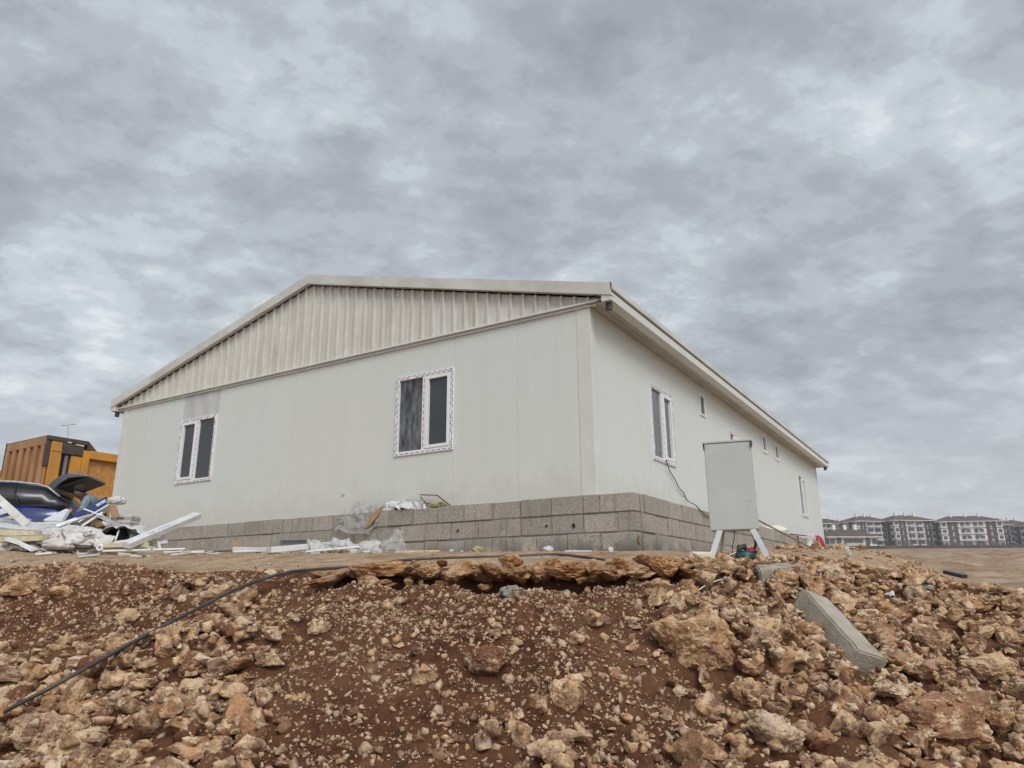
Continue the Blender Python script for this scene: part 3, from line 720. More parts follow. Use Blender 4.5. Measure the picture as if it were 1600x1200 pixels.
# street lamp far behind the truck
b_ = at(104, 800, 62); t_ = at(107, 664, 62); b_.z = 1.2
lamp = empty('street_lamp', b_, 'thin double-armed street lamp rising behind the orange truck', 'street lamp')
m_ = MB(); m_.tube([b_, Vector((t_.x, t_.y, t_.z))], [.11, .05], 8); m_.build('pole', M['steel'], lamp)
m_ = MB(); m_.tube([t_+Vector((-.35, 0, -.05)), t_, t_+Vector((.40, 0, .06))], .03, 6); m_.build('arm', M['steel'], lamp)
for sx in (-1, 1):
    m_ = MB(); c = t_+Vector((sx*.45, 0, .02+.05*sx)); m_.beam(c-Vector((.18, 0, 0)), c+Vector((.18, 0, 0)), .15, .06); m_.build('lamp_head', M['steel'], lamp, bevel=.02)
#PART3
# ------------------------------------------------------------------ stones
def ico(sub):
    bm = bmesh.new(); bmesh.ops.create_icosphere(bm, subdivisions=sub, radius=1)
    v = np.array([q.co[:] for q in bm.verts]); f = np.array([[q.index for q in p.verts] for p in bm.faces]); bm.free(); return v, f
ICO = {k: ico(k) for k in (1, 2, 3, 4, 5)}
def rock_verts(dirs, seed, rough=.07, planes=13, flat=.0):
    r_ = np.random.default_rng(seed); n = r_.normal(size=(planes, 3)); n /= np.linalg.norm(n, axis=1)[:, None]
    d = r_.uniform(.58, 1.0, planes); dots = np.maximum(dirs@n.T, 1e-3); q = d/dots
    k = 16.; r = -np.log(np.exp(-k*np.minimum(q, 3)).sum(1))/k; r = np.clip(r, .3, 1.15)
    x, y, z = dirs.T*1.0
    r = r*(1+rough*.8*fbm(x*1.7+seed, y*1.7, z*1.7, o=2, s=seed) + rough*.6*fbm(x*6+seed, y*6, z*6, o=3, s=seed+9, rough=.6))
    v = dirs*r[:, None]; return v/np.abs(v).max(0)
def rock_mesh(name, sub, seed, m, rough=.07, planes=13):
    d, f = ICO[sub]; v = rock_verts(d, seed, rough, planes); me = bpy.data.meshes.new(name); me.from_pydata(v.tolist(), [], f.tolist())
    me.materials.append(m); me.polygons.foreach_set('use_smooth', [sub >= 4]*len(f)); return me
def hull_rock(npts, seed, cuts=0, amp=.0, bev=0.):
    r_ = np.random.default_rng(seed); p = r_.normal(size=(npts, 3)); p /= np.linalg.norm(p, axis=1)[:, None]; p *= r_.uniform(.72, 1., npts)[:, None]
    bm = bmesh.new()
    for q in p: bm.verts.new(q)
    res = bmesh.ops.convex_hull(bm, input=bm.verts); bmesh.ops.delete(bm, geom=[v for v in bm.verts if not v.link_faces], context='VERTS')
    if bev: bmesh.ops.bevel(bm, geom=list(bm.edges), offset=bev, segments=1, affect='EDGES')
    bmesh.ops.triangulate(bm, faces=bm.faces)
    for _ in range(cuts):
        bmesh.ops.subdivide_edges(bm, edges=bm.edges, cuts=1, use_grid_fill=True); bmesh.ops.triangulate(bm, faces=bm.faces)
    bm.verts.ensure_lookup_table(); bm.verts.index_update(); v = np.array([q.co[:] for q in bm.verts]); f = np.array([[q.index for q in t.verts] for t in bm.faces]); bm.free()
    if amp:
        n = v/np.linalg.norm(v, axis=1)[:, None]; s = seed
        v = v+n*(amp*(.9*fbm(v[:, 0]*2.1+s, v[:, 1]*2.1, v[:, 2]*2.1, o=2, s=s)+.55*fbm(v[:, 0]*6+s, v[:, 1]*6, v[:, 2]*6, o=4, s=s+7, rough=.62)))[:, None]
    return v/np.abs(v).max(0), f
def hull_mesh(name, m, *a, **k):
    v, f = hull_rock(*a, **k); me = bpy.data.meshes.new(name); me.from_pydata(v.tolist(), [], f.tolist()); me.materials.append(m); return me
PROTO = [hull_mesh('rock', M['stone'], 10+i % 6, 100+i, 3, .085, .05) for i in range(16)]
PROTO5 = [hull_mesh('boulder', M['stone'], 15+i, 200+i, 4, .12, .05) for i in range(4)]
PROTOW = [hull_mesh('ledge_rock', M['stonewarm'], 11+i, 300+i, 4, .13, .05) for i in range(6)]
_old = lambda: [rock_mesh('rock', 4, 100+i, M['stone'], .07+.02*(i % 3), 8+i % 6) for i in range(16)]
RES = .014; SX0, SX1, SY0, SY1 = -6.8, 6.8, 2.6, 8.4
sx = np.arange(SX0, SX1, RES); sy = np.arange(SY0, SY1, RES); SXX, SYY = np.meshgrid(sx, sy); SURF = h(SXX, SYY); BASE = SURF.copy()
def surf(x, y): return SURF[min(max(int((y-SY0)/RES), 0), len(sy)-1), min(max(int((x-SX0)/RES), 0), len(sx)-1)]
def settle(x, y, r, c, emb, top=True):
    i0, i1 = max(int((y-r-SY0)/RES), 0), min(int((y+r-SY0)/RES)+1, len(sy)); j0, j1 = max(int((x-r-SX0)/RES), 0), min(int((x+r-SX0)/RES)+1, len(sx))
    if i1-i0 < 1 or j1-j0 < 1: return gz(x, y)
    X_, Y_ = SXX[i0:i1, j0:j1], SYY[i0:i1, j0:j1]; S = SURF[i0:i1, j0:j1]; d2 = ((X_-x)**2+(Y_-y)**2)/r**2; mk = d2 < .75
    if not mk.any(): z = surf(x, y)
    else: z = float(np.quantile(S[mk], .55))
    z = min(z, BASE[min(max(int((y-SY0)/RES), 0), len(sy)-1), min(max(int((x-SX0)/RES), 0), len(sx)-1)]+.07)
    zc_ = z + c*emb; cap = zc_ + c*.85*np.sqrt(np.clip(1-d2, 0, 1)); np.maximum(S, np.where(d2 < 1, cap, -9), out=S)
    return zc_
def put(me, name, loc, sc, rot, label, cat, group):
    o = bpy.data.objects.new(name, me); COL.objects.link(o); o.location = loc; o.scale = sc; o.rotation_euler = rot; return tag(o, label, cat, group)
TAKEN = []
# boulders that stand out: (px, py, half width px, half height px, proto, label)
BIG = [(1092, 1022, 66, 44, 0, 'largest pale boulder, half sunk in the soil left of the fallen concrete kerb'),
       (885, 1094, 33, 26, 1, 'rounded pale boulder alone on the bare soil low in the middle of the bank'),
       (838, 1108, 20, 16, 3, 'small boulder touching the left side of the rounded pale one'),
       (762, 1046, 40, 24, 2, 'earth-covered brown boulder in the middle of the bare soil'),
       (1480, 1160, 84, 38, 3, 'long flat rust and white slab of rock at the lower right corner'),
       (1392, 968, 46, 20, 1, 'long reddish flat boulder right of the upper end of the kerb'),
       (1560, 1060, 46, 26, 0, 'brown boulder near the right edge of the rubble'),
       (1455, 1010, 34, 26, 2, 'pale angular boulder right of the kerb half way down'),
       (1215, 1165, 42, 30, 2, 'broad brown boulder below the kerb at the bottom of the picture'),
       (870, 1170, 26, 16, 1, 'yellowish split rock near the bottom middle'),
       (815, 1165, 16, 22, 0, 'upright rough grey-brown rock near the bottom middle'),
       (660, 1060, 24, 13, 1, 'pale flat shard lying on the bare soil left of the middle'),
       (30, 925, 34, 20, 3, 'pale rock half buried in red soil at the upper left'),
       (108, 905, 24, 15, 1, 'pale flat rock in the red soil below the debris heap'),
       (92, 932, 20, 10, 0, 'smaller flat rock in the red soil just below the other one'),
       (196, 975, 20, 16, 2, 'yellow-brown rock left of the black hose on the slope'),
       (38, 1165, 36, 28, 3, 'big pale block of stone in the lower left corner'),
       (78, 1160, 28, 30, 0, 'pale angular rock beside the corner block at lower left'),
       (110, 1110, 24, 32, 2, 'tall reddish rock leaning in the lower left rubble'),
       (185, 1078, 32, 16, 1, 'long smooth reddish rock below the black hose'),
       (300, 1050, 34, 20, 0, 'rough pale rock in the rubble right below the hose'),
       (255, 1110, 30, 22, 3, 'broad rough rock in the middle of the lower left rubble'),
       (385, 1155, 26, 24, 1, 'rough tan rock at the bottom where the left rubble meets the soil'),
       (1520, 955, 30, 14, 2, 'low brown rock under the skyline at the right'),
       (1170, 1092, 24, 22, 0, 'yellowish rock between the largest boulder and the kerb'),
       (1245, 1082, 26, 16, 1, 'tan rock leaning against the lower end of the kerb'),
       (1078, 935, 16, 20, 2, 'pale grey upright rock under the white cable'),
       (1232, 918, 24, 20, 1, 'reddish rock just above the upper end of the kerb'),
       (1395, 1090, 30, 14, 3, 'flat tan stone below the lower end of the kerb'),
       (495, 985, 20, 12, 1, 'pale rock under the middle of the hose')]
for (px, py, rw_, rh_, k, lab) in BIG:
    p = hit(px, py+rh_*.3); sc = p.y/FPX; a = rw_*sc; c = rh_*sc*1.05; b = (a+c)/2*.9
    z = settle(p.x, p.y+b*.3, a*.8, c, .35); TAKEN.append((p.x, p.y+b*.3, a*.85))
    put(PROTO5[k], 'boulder', (p.x, p.y+b*.3, z), (a, b, c), (random.uniform(-.2, .2), random.uniform(-.15, .15), random.choice((0, pi))+random.uniform(-.2, .2)), lab, 'boulder', None)
# the fallen kerb and broken concrete pieces
def slab_obj(name, p0, p1, wd, th, nrm, m, label, cat, bev=.012, notch=False, lift=0):
    p0, p1 = Vector(p0), Vector(p1); mb = MB(); d = (p1-p0).normalized(); up = Vector(nrm); sd = d.cross(up).normalized(); n = sd.cross(d).normalized()
    prof = [(-wd/2, -th/2), (wd/2, -th/2), (wd/2, th/2*.2), (wd/2-wd*.28, th/2), (-wd/2, th/2)] if notch else [(-wd/2, -th/2), (wd/2, -th/2), (wd/2, th/2), (-wd/2, th/2)]
    k = 9; vs = []; fs = []; L = (p1-p0).length
    for i in range(k+1):
        for j, (a, b) in enumerate(prof):
            q = p0+d*L*i/k+sd*a+n*(b+lift); jj = .006 if 0 < i < k else .014
            q = q + Vector([random.uniform(-jj, jj)*.6 for _ in range(3)]); vs.append(q)
    m_ = len(prof)
    for i in range(k):
        for j in range(m_): fs.append((i*m_+j, i*m_+(j+1) % m_, (i+1)*m_+(j+1) % m_, (i+1)*m_+j))
    fs.append(tuple(range(m_))); fs.append(tuple(k*m_+j for j in range(m_))); mb.add(vs, fs)
    o = mb.build(name, m, bevel=bev, seg=2, label=label, cat=cat); return o
ka, kb_ = hit(1272, 962), hit(1352, 1052)
dk = (kb_-ka).normalized(); ka = ka - dk*.05; kb_ = kb_ + dk*.02
slab_obj('concrete_kerb', ka+Vector((0, 0, .055)), kb_+Vector((0, -.02, .05)), .22, .16, (.42, -.40, .80), M['concrete'], 'long grey concrete kerb stone lying down the rubble slope at the right', 'kerb stone')
for t in np.linspace(0, 1, 8):
    q = ka.lerp(kb_, t); settle(q.x, q.y, .12, .10, .4); TAKEN.append((q.x, q.y, .12))
KA, KB = np.array(ka[:2]), np.array(kb_[:2])
q = hit(1212, 905); slab_obj('concrete_block', q+Vector((-.13, .02, .03)), q+Vector((.13, .0, .045)), .16, .13, (0, -.3, 1), M['concrete'], 'grey concrete block half buried in the rubble above the kerb', 'block'); TAKEN.append((q.x, q.y, .17)); settle(q.x, q.y, .14, .08, .4)
# crust of rust-coloured rocks along the broken edge of the pad
def ordw(n):
    o = 'first second third fourth fifth sixth seventh eighth ninth tenth eleventh twelfth thirteenth fourteenth fifteenth sixteenth seventeenth eighteenth nineteenth'.split(); t = {2: 'twent', 3: 'thirt', 4: 'fort', 5: 'fift', 6: 'sixt', 7: 'sevent', 8: 'eight', 9: 'ninet'}
    return o[n-1] if n < 20 else (t[n//10]+'ieth' if n % 10 == 0 else t[n//10]+'y-'+o[n % 10-1])
LEDGE = [(512, 908, 24, 11), (556, 893, 19, 12), (600, 890, 38, 12), (650, 890, 17, 13), (640, 910, 17, 9), (672, 893, 18, 13), (712, 893, 34, 15), (762, 893, 31, 15), (798, 878, 17, 11), (808, 898, 20, 14), (842, 895, 30, 17),
         (888, 892, 32, 16), (922, 886, 18, 12), (947, 899, 18, 8), (967, 884, 16, 11), (992, 893, 30, 12), (1010, 879, 22, 11), (1035, 886, 22, 18), (905, 905, 15, 8), (690, 917, 12, 12), (575, 908, 16, 8), (600, 912, 20, 7), (691, 880, 20, 7),
         (758, 918, 8, 6), (985, 910, 18, 8), (1062, 893, 20, 12), (1052, 878, 14, 8), (862, 882, 18, 9), (740, 885, 20, 9), (620, 884, 20, 8)]
for i, (px, py, rw_, rh_) in enumerate(LEDGE):
    X0 = at(px, py, 5.4).x; yy = float(crest(X0)[0]) + .10*float(fbm(np.array([X0*1.3]), np.array([3.1]), o=3, s=5)[0])
    front = .14 if rh_ > 11 else (.06 if py < 890 else .22)
    p = at(px, py, yy-front); sc = p.y/FPX; a = rw_*sc*1.25; c = rh_*sc*1.0
    put(PROTOW[i % 6], 'ledge_rock', p, (a, .24+.06*random.random() if rh_ > 10 else .10, c), (random.uniform(-.15, .15), random.uniform(-.12, .12), random.uniform(-.25, .25)+pi*(i % 2)),
        'rust-brown rock jutting from the broken edge of the pad, %s from the left' % ordw(sorted((q_[0], q_[1]) for q_ in LEDGE).index((px, py))+1), 'rock', 'rust-brown rocks along the overhanging edge of the pad')
for (px, py, r, k, lab) in ((796, 932, 20, 1, 'light grey lump lying just under the overhanging ledge, the right one'), (762, 929, 12, 2, 'light grey lump lying just under the overhanging ledge, the left one')):
    p = hit(px, py); sc = p.y/FPX; z = settle(p.x, p.y, r*sc, r*sc*.6, .3); o = put(rock_mesh('mortar_lump', 4, 500+k, M['mortar2'] if 'mortar2' in M else M.setdefault('mortar2', mat('pale mortar lump', (.40, .37, .33), .95, var=.3, vscale=9, bump=.8, bscale=30)), .12), 'mortar_lump', (p.x, p.y, z), (r*sc, r*sc*.8, r*sc*.62), (0, .1, .4), lab, 'lump', None); TAKEN.append((p.x, p.y, r*sc))
# the compacted crust itself: a thin broken slab of cemented fill that overhangs the soil
nu_, nw_ = 420, 12; ux = np.linspace(XE0-.10, XE1+.15, nu_); prof_t = [(.50, .006), (.25, .008), (.06, .008), (-.05, .004), (-.10, -.006), (-.125, -.025), (-.12, -.050), (-.09, -.068), (-.02, -.078), (.10, -.080), (.3, -.08), (.5, -.08)]
ycr, zcr = crest(ux); ycr = ycr+.10*fbm(ux*1.3, ux*0+3.1, o=3, s=5); CX, CY, CZ = [], [], []
for (dy, dz) in prof_t:
    edge = (dy < .05)*( .085*fbm(ux*4, ux*0+1, o=4, s=61, rough=.65)+.02*fbm(ux*22, ux*0+dz*40, o=3, s=62)); fade = sst(XE0-.1, XE0+.2, ux)*sst(XE1+.15, XE1-.1, ux)
    yy = ycr+dy*np.where(dy < 0, .2+.8*fade, 1)+edge*fade; base_ = np.where(yy > ycr, h(ux, np.maximum(yy, ycr+.01)), zcr)
    CX.append(ux+.01*fbm(ux*15, ux*0+dz*90, o=2, s=63)); CY.append(yy); CZ.append(base_+np.where(dz < 0, dz*(.35+.65*fade)*(1+.5*fbm(ux*6, ux*0+5, o=3, s=64)), dz)+.006*fbm(ux*18, ux*0+dy*30, o=3, s=65))
cm = grid_mesh('pad_crust', np.array(CX), np.array(CY), np.array(CZ)); cm.polygons.foreach_set('use_smooth', [False]*len(cm.polygons))
tag(obj_from('pad_crust', cm, mat('cemented fill crust', (.40, .255, .145), .95, col2=(.25, .12, .06), vscale=9, bump=1, bscale=45, det=9)), None, None, None, 'structure')
def region(x, y, z, r):
    px, py = proj(np.array([x, y, z])); px = float(px); py = float(py)
    if px > 1330 and py < 990: return ('large rock in the upper right rubble under the skyline', 'rocks of the upper right rubble')
    if px > 1330: return ('large rock in the rubble right of the fallen kerb', 'rocks right of the kerb')
    if px > 985 and py < 960: return ('large rock in the rubble below the grey cabinet', 'rocks below the grey cabinet')
    if px > 985: return ('large rock left of and below the fallen kerb', 'rocks left of and below the kerb')
    if px > 520: return ('large rock on the bare soil of the middle bank', 'rocks on the bare soil')
    if py < 1000: return ('large rock in the reddish upper left bank', 'rocks of the upper left bank')
    return ('large rock in the lower left rubble', 'rocks of the lower left rubble')
def powr(n, a, b, k=2.3):
    u = RNG.random(n); return (a**(-k)+u*(b**(-k)-a**(-k)))**(-1/k)
def off_kerb(x, y):
    d = KB-KA; t = np.clip(((x-KA[0])*d[0]+(y-KA[1])*d[1])/(d@d), -.03, 1.0); qx, qy = KA[0]+t*d[0], KA[1]+t*d[1]
    return (x-qx)**2+(y-qy)**2 > .125**2
def sample(n, rlo, rhi, k, dens, yb=3.1):
    n = int(n*1.0)
    x = RNG.uniform(-6.6, 6.6, n); y = RNG.uniform(yb, 7.2, n); yc_, _ = crest(x); ok = (y < yc_+.05) & (np.abs(x) < y*1.05+.3)
    rb = rubble(x, y); ok &= off_kerb(x, y); ok &= RNG.random(n) < dens(rb); return x[ok], y[ok], powr(int(ok.sum()), rlo, rhi, k), rb[ok]
cand = []
x, y, r, rb = sample(7000, .050, .135, 2.5, lambda q: np.clip((q-.35)*1.4, .012, 1)*.9)
order = np.argsort(-r)
placed = []
for i in order:
    X_, Y_, R_ = float(x[i]), float(y[i]), float(r[i])
    if rb[i] < .4: R_ *= .75
    if any((X_-a)**2+(Y_-b)**2 < (R_*.72+c)**2 for a, b, c in TAKEN): continue
    if sum(1 for a, b, c in placed if (X_-a)**2+(Y_-b)**2 < (.66*(R_+c))**2) > 0: continue
    placed.append((X_, Y_, R_))
print('big stones', len(placed))
n_ind = 0; STUFF = {0: [], 4: [], 3: [], 2: [], 1: []}
def pxsize(X_, Y_, R_): return R_/Y_
vis = sorted(range(len(placed)), key=lambda i: -placed[i][2]/placed[i][1]*(1 if abs(placed[i][0]) < placed[i][1]*.74 and placed[i][1] > 4.0 else 0))
indset = set(vis[:232])
for i, (X_, Y_, R_) in enumerate(placed):
    a = R_*random.uniform(.95, 1.35); b = R_*random.uniform(.8, 1.1); c = R_*random.uniform(.55, .9); emb = random.uniform(.25, .65)
    z = settle(X_, Y_, R_, c, emb)
    if i in indset:
        lab, grp = region(X_, Y_, z, R_)
        put(PROTO[random.randrange(16)], 'rock', (X_, Y_, z), (a, b, c), (random.uniform(-.5, .5), random.uniform(-.5, .5), random.uniform(0, 6.28)), lab, 'rock', grp)
    else: STUFF[3].append((X_, Y_, z, a, b, c))
INDS = sorted([o for o in COL.objects if o.name.startswith('rock')], key=lambda o: float(proj(np.array(o.location))[0])); cnt = {}
for o in INDS: cnt[o['group']] = cnt.get(o['group'], 0)+1; o['label'] = o['label']+', %s from the left' % ordw(cnt[o['group']])
x, y, r, rb = sample(9500, .026, .068, 2.0, lambda q: np.clip(q*1.25, 0, 1)); x0 = x
for X_, Y_, R_, q in sorted(zip(x, y, r, rb), key=lambda t: -t[2]):
    if q < .35 and R_ > .035: R_ *= .6
    R_ = float(R_); c = R_*random.uniform(.5, .9)
    z = settle(float(X_), float(Y_), R_, c, random.uniform(.0, .5)); STUFF[3].append((X_, Y_, z, R_*random.uniform(.9, 1.4), R_*random.uniform(.75, 1.1), c))
def quick(n, lo, hi, k, dens, lvl, emb=(.0, .6), ymax=None):
    x, y, r, rb = sample(n, lo, hi, k, dens)
    i = np.clip(((y-SY0)/RES).astype(int), 0, len(sy)-1); j = np.clip(((x-SX0)/RES).astype(int), 0, len(sx)-1); c = r*RNG.uniform(.5, .95, len(r))
    z = SURF[i, j]+c*RNG.uniform(*emb, len(r)); keep = (SURF[i, j]-BASE[i, j] < .03) | (RNG.random(len(r)) < .18)
    STUFF[lvl] += list(zip(x[keep], y[keep], z[keep], (r*RNG.uniform(.9, 1.4, len(r)))[keep], (r*RNG.uniform(.7, 1.1, len(r)))[keep], c[keep]))
quick(32000, .009, .026, 2.0, lambda q: np.clip(.10+q*.9, 0, 1), 2)
quick(50000, .0035, .009, 1.6, lambda q: .8+0*q, 1)
quick(120000, .004, .016, 1.6, lambda q: 1-.5*q, 0, (.0, .5)); quick(14000, .012, .040, 2.2, lambda q: 1-.4*q, 0, (.0, .4))
# gravel strewn on the pad itself
NPD = 14000; xp = RNG.uniform(-8, 4.6, NPD); yp = RNG.uniform(5.2, 10.5, NPD); yc_, _ = crest(xp); rp = powr(NPD, .003, .022, 2.0); ok = (yp > yc_) & ((xp-C0[0])*sin(TH)+(yp-C0[1])*cos(TH) < -.25)
ok &= (RNG.random(NPD) < .45) | (yp < yc_+.4)
zp = h(xp, yp); STUFF[1] += list(zip(xp[ok], yp[ok], zp[ok]+rp[ok]*.3, rp[ok]*1.2, rp[ok], rp[ok]*.7))
# stones scattered over the lower ground behind the crest
NQ = 2600; xp = RNG.uniform(2.6, 15, NQ); yp = 6.4+14*RNG.random(NQ)**1.6; yc_, _ = crest(xp); rp = powr(NQ, .018, .13, 1.9); ds_ = (xp-(C0[0]+.49*cos(TH)))*cos(TH)-(yp-C0[1])*sin(TH); ok = (yp > yc_+.1) & (ds_ > .5); zp = h(xp, yp)
STUFF[3] += [q_ for q_ in zip(xp[ok], yp[ok], zp[ok]+rp[ok]*.15, rp[ok]*1.2, rp[ok], rp[ok]*.65)]
# crest and far side of the rubble mound at the right
xp = RNG.uniform(2.2, 5.6, 1500); yp = RNG.uniform(5.9, 7.6, 1500); yc_, _ = crest(xp); rp = powr(1500, .015, .06, 2.4); ok = (yp > yc_-.1) & (yp < yc_+1.2)
for X_, Y_, R_ in zip(xp[ok], yp[ok], rp[ok]):
    c = R_*.7; z = gz(X_, Y_)+c*random.uniform(0, .5); STUFF[3].append((X_, Y_, z, R_*1.2, R_, c))
def rot_mats(n):
    q = RNG.normal(size=(n, 4)); q /= np.linalg.norm(q, axis=1)[:, None]; w_, x_, y_, z_ = q.T
    return np.stack([np.stack([1-2*(y_*y_+z_*z_), 2*(x_*y_-z_*w_), 2*(x_*z_+y_*w_)], -1), np.stack([2*(x_*y_+z_*w_), 1-2*(x_*x_+z_*z_), 2*(y_*z_-x_*w_)], -1), np.stack([2*(x_*z_-y_*w_), 2*(y_*z_+x_*w_), 1-2*(x_*x_+y_*y_)], -1)], 1)
def zrot(n, tilt=.5):
    a = RNG.uniform(0, 6.28, n); tx = RNG.uniform(-tilt, tilt, n); c, s = np.cos(a), np.sin(a); ct, st = np.cos(tx), np.sin(tx); o, z = np.ones(n), np.zeros(n)
    Rz = np.stack([np.stack([c, -s, z], -1), np.stack([s, c, z], -1), np.stack([z, z, o], -1)], 1); Rx = np.stack([np.stack([o, z, z], -1), np.stack([z, ct, -st], -1), np.stack([z, st, ct], -1)], 1); return Rx@Rz
allv, allf, tones, base = [], [], [], 0
for lvl, items in STUFF.items():
    if not items: continue
    it = np.array([[float(t) for t in q] for q in items]); NP = 14
    pick = RNG.integers(0, NP, len(it))
    for k_ in range(NP):
        D, Fc = hull_rock(*{3: (13, 900+k_, 2, .08, .05), 0: (9, 960+k_, 0, 0, 0), 2: (11, 950+k_, 0, 0, 0), 1: (8, 980+k_, 0, 0, 0), 4: (13, 900+k_, 2, .08, .05)}[lvl]); ik = it[pick == k_]; n = len(ik); nv = len(D)
        V = D[None]*ik[:, None, 3:6]; V = np.einsum('nij,nkj->nki', zrot(n, .8) if lvl in (2, 3, 4) else rot_mats(n), V)+ik[:, None, 0:3]
        fcs = Fc[None]+(base+np.arange(n)*nv)[:, None, None]
        allv.append(V.reshape(-1, 3)); allf.append(fcs.reshape(-1, 3)); tones.append(np.repeat(RNG.random(n)*.12+.88 if lvl == 0 else (np.where(RNG.random(n) < .5, RNG.random(n)*.14+.86, RNG.random(n)) if lvl == 1 else RNG.random(n)*(.87 if lvl > 2 else 1.)), nv)); base += n*nv
    print('stuff', lvl, len(it))
AV = np.concatenate(allv).astype(np.float32); AF = np.concatenate(allf).astype(np.int32)
me = bpy.data.meshes.new('loose_rubble'); me.vertices.add(len(AV)); me.vertices.foreach_set('co', AV.ravel()); me.loops.add(AF.size); me.loops.foreach_set('vertex_index', AF.ravel())
me.polygons.add(len(AF)); me.polygons.foreach_set('loop_start', np.arange(0, AF.size, 3, dtype=np.int32)); me.polygons.foreach_set('loop_total', np.full(len(AF), 3, dtype=np.int32)); me.update(calc_edges=True)
at_ = me.attributes.new('tone', 'FLOAT', 'POINT'); at_.data.foreach_set('value', np.concatenate(tones).astype(np.float32))
tag(obj_from('loose_rubble', me, M['stone']), 'countless small broken stones and gravel scattered over the earth bank', 'rubble', None, 'stuff')
#PART4
# ------------------------------------------------------------------ hose and cables
def dense(pts, n=12):
    P = [Vector(p) for p in pts]; out = []
    for i in range(len(P)-1):
        a, b, c, d = P[max(i-1, 0)], P[i], P[i+1], P[min(i+2, len(P)-1)]
        for k in range(n):
            t = k/n; out.append(.5*((2*b)+(c-a)*t+(2*a-5*b+4*c-d)*t*t+(3*b-a-3*c+d)*t**3))
    return out+[P[-1]]
hpx = [(8, 1113), (20, 1105), (70, 1079), (130, 1046), (190, 1013), (250, 981), (310, 950), (360, 925), (410, 905)]
def shit(px, py):
    d = ray(px, py); d = d/d[1]; t = np.linspace(3.0, 8.0, 900); i = np.clip(((t-SY0)/RES).astype(int), 0, len(sy)-1); j = np.clip(((d[0]*t-SX0)/RES).astype(int), 0, len(sx)-1)
    return t[np.argmax(SURF[i, j]+.01 >= d[2]*t)]
pp = dense([Vector((a_, b_, 0)) for a_, b_ in hpx], 6); tt = np.arange(len(pp))/6; hv = np.array([shit(q.x, q.y) for q in pp]); cf = np.polyfit(tt, hv, 3); dv = float(np.quantile(np.polyval(cf, tt)-hv, .93))
hp = [at(*q, float(np.polyval(cf, i))-dv-.01) for i, q in enumerate(hpx)]
for (px, py, Y) in ((450, 894, 5.55), (500, 889, 5.75), (545, 886, 5.9), (590, 881, 6.1), (640, 874.5, 6.35), (720, 872, 6.4), (800, 870, 6.4), (870, 868.5, 6.4), (910, 870, 6.3), (945, 876, 6.1)):
    q = at(px, py, Y); q.z = max(q.z, gz(q.x, q.y)+.008); hp.append(q)
hp = dense(hp, 10)
m_ = MB(); m_.tube(hp, .0115, 10); m_.build('black_hose', M['hose'], smooth=True, label='black hose running down the earth bank from the pad to the lower left', cat='hose')
def planeP(px, py, kind, off=0.):
    d = ray(px, py); n = ul if kind == 's' else vb; O = C0-n*off; return Vector(d*(np.dot(O, n)/np.dot(d, n)))
wc = [planeP(x, y, 's', .03) for x, y in ((1041, 719), (1044, 727), (1046, 735), (1054, 748), (1061, 762), (1068, 770), (1074, 782))]+[planeP(x, y, 's', .42) for x, y in ((1086, 789),)]+[planeP(x, y, 's', .50) for x, y in ((1094, 797), (1102, 805), (1108, 808))]
m_ = MB(); m_.tube(dense(wc, 5), .0065, 6); m_.build('power_cable', M['black'], smooth=True, label='thin black cable hanging from the near side window down over the blocks', cat='cable')

# ------------------------------------------------------------------ grey electrical cabinet on splayed legs
CA, CB = at(1110, 829, 6.80), at(1186, 828, 6.66); ztop = at(1096, 692, 6.80).z; zbot = CA.z
CB.z = CA.z; cu = (CB-CA); cw = cu.length; cu.normalize(); cn = Vector((-cu.y, cu.x, 0)); gzc = gz((CA.x+CB.x)/2, 6.8)
cab = empty('electrical_cabinet', Vector(((CA.x+CB.x)/2, (CA.y+CB.y)/2+.1, gzc)), 'tall pale grey metal cabinet on splayed legs beside the blocks', 'cabinet')
def K(a, d, z): return CA+cu*a+cn*d+Vector((0, 0, z-zbot))
m_ = MB(); m_.hexa([K(0, 0, zbot), K(cw, 0, zbot), K(cw, .22, zbot), K(0, .22, zbot), K(0, 0, ztop-.012), K(cw, 0, ztop-.012), K(cw, .22, ztop-.012), K(0, .22, ztop-.012)]); m_.build('cabinet_body', M['greypaint'], cab, bevel=.006, seg=2)
m_ = MB(); z0, z1 = ztop-.011, ztop+.010; m_.hexa([K(-.015, -.008, z0), K(cw+.012, -.008, z0), K(cw+.012, .24, z0), K(-.015, .24, z0), K(-.015, -.008, z1), K(cw+.012, -.008, z1), K(cw+.012, .24, z1), K(-.015, .24, z1)]); m_.build('rain_cover', M['greypaint'], cab, bevel=.003)
for a in (-.010, cw-.006):
    m_ = MB(); m_.plate([K(a, -.016, ztop-.013), K(a+.017, -.016, ztop-.013), K(a+.013, -.016, ztop-.075), K(a+.004, -.016, ztop-.075)], cn, .012); m_.build('cover_bracket', M['darkplastic'], cab)
def leg(a0, a1, d0, d1, wd, m):
    p, q = K(a0, d0, zbot+.004), K(a1, d1, zbot); q.z = gz(q.x, q.y)-.01; mb = MB(); mb.beam(p, q, wd, .012, up=-cn); mb.beam(p+cn*.012+cu*wd*.45, q+cn*.012+cu*wd*.45, .008, .03, up=-cn); mb.build('leg', m, cab)
leg(.085, -.015, .01, -.0, .050, M['white']); leg(cw-.055, cw+.085, .01, 0, .050, M['white']); leg(.10, .05, .2, .23, .02, M['steel']); leg(cw-.07, cw-.02, .2, .23, .02, M['steel'])
m_ = MB(); c1 = [K(.37, .08, zbot+.01), K(.385, .08, zbot-.08), K(.37, .07, zbot-.16), K(.31, .06, zbot-.215), K(.27, .05, zbot-.235)]
m_.tube(dense(c1, 5), .012, 8); m_.build('supply_cable', M['black'], cab, smooth=True)
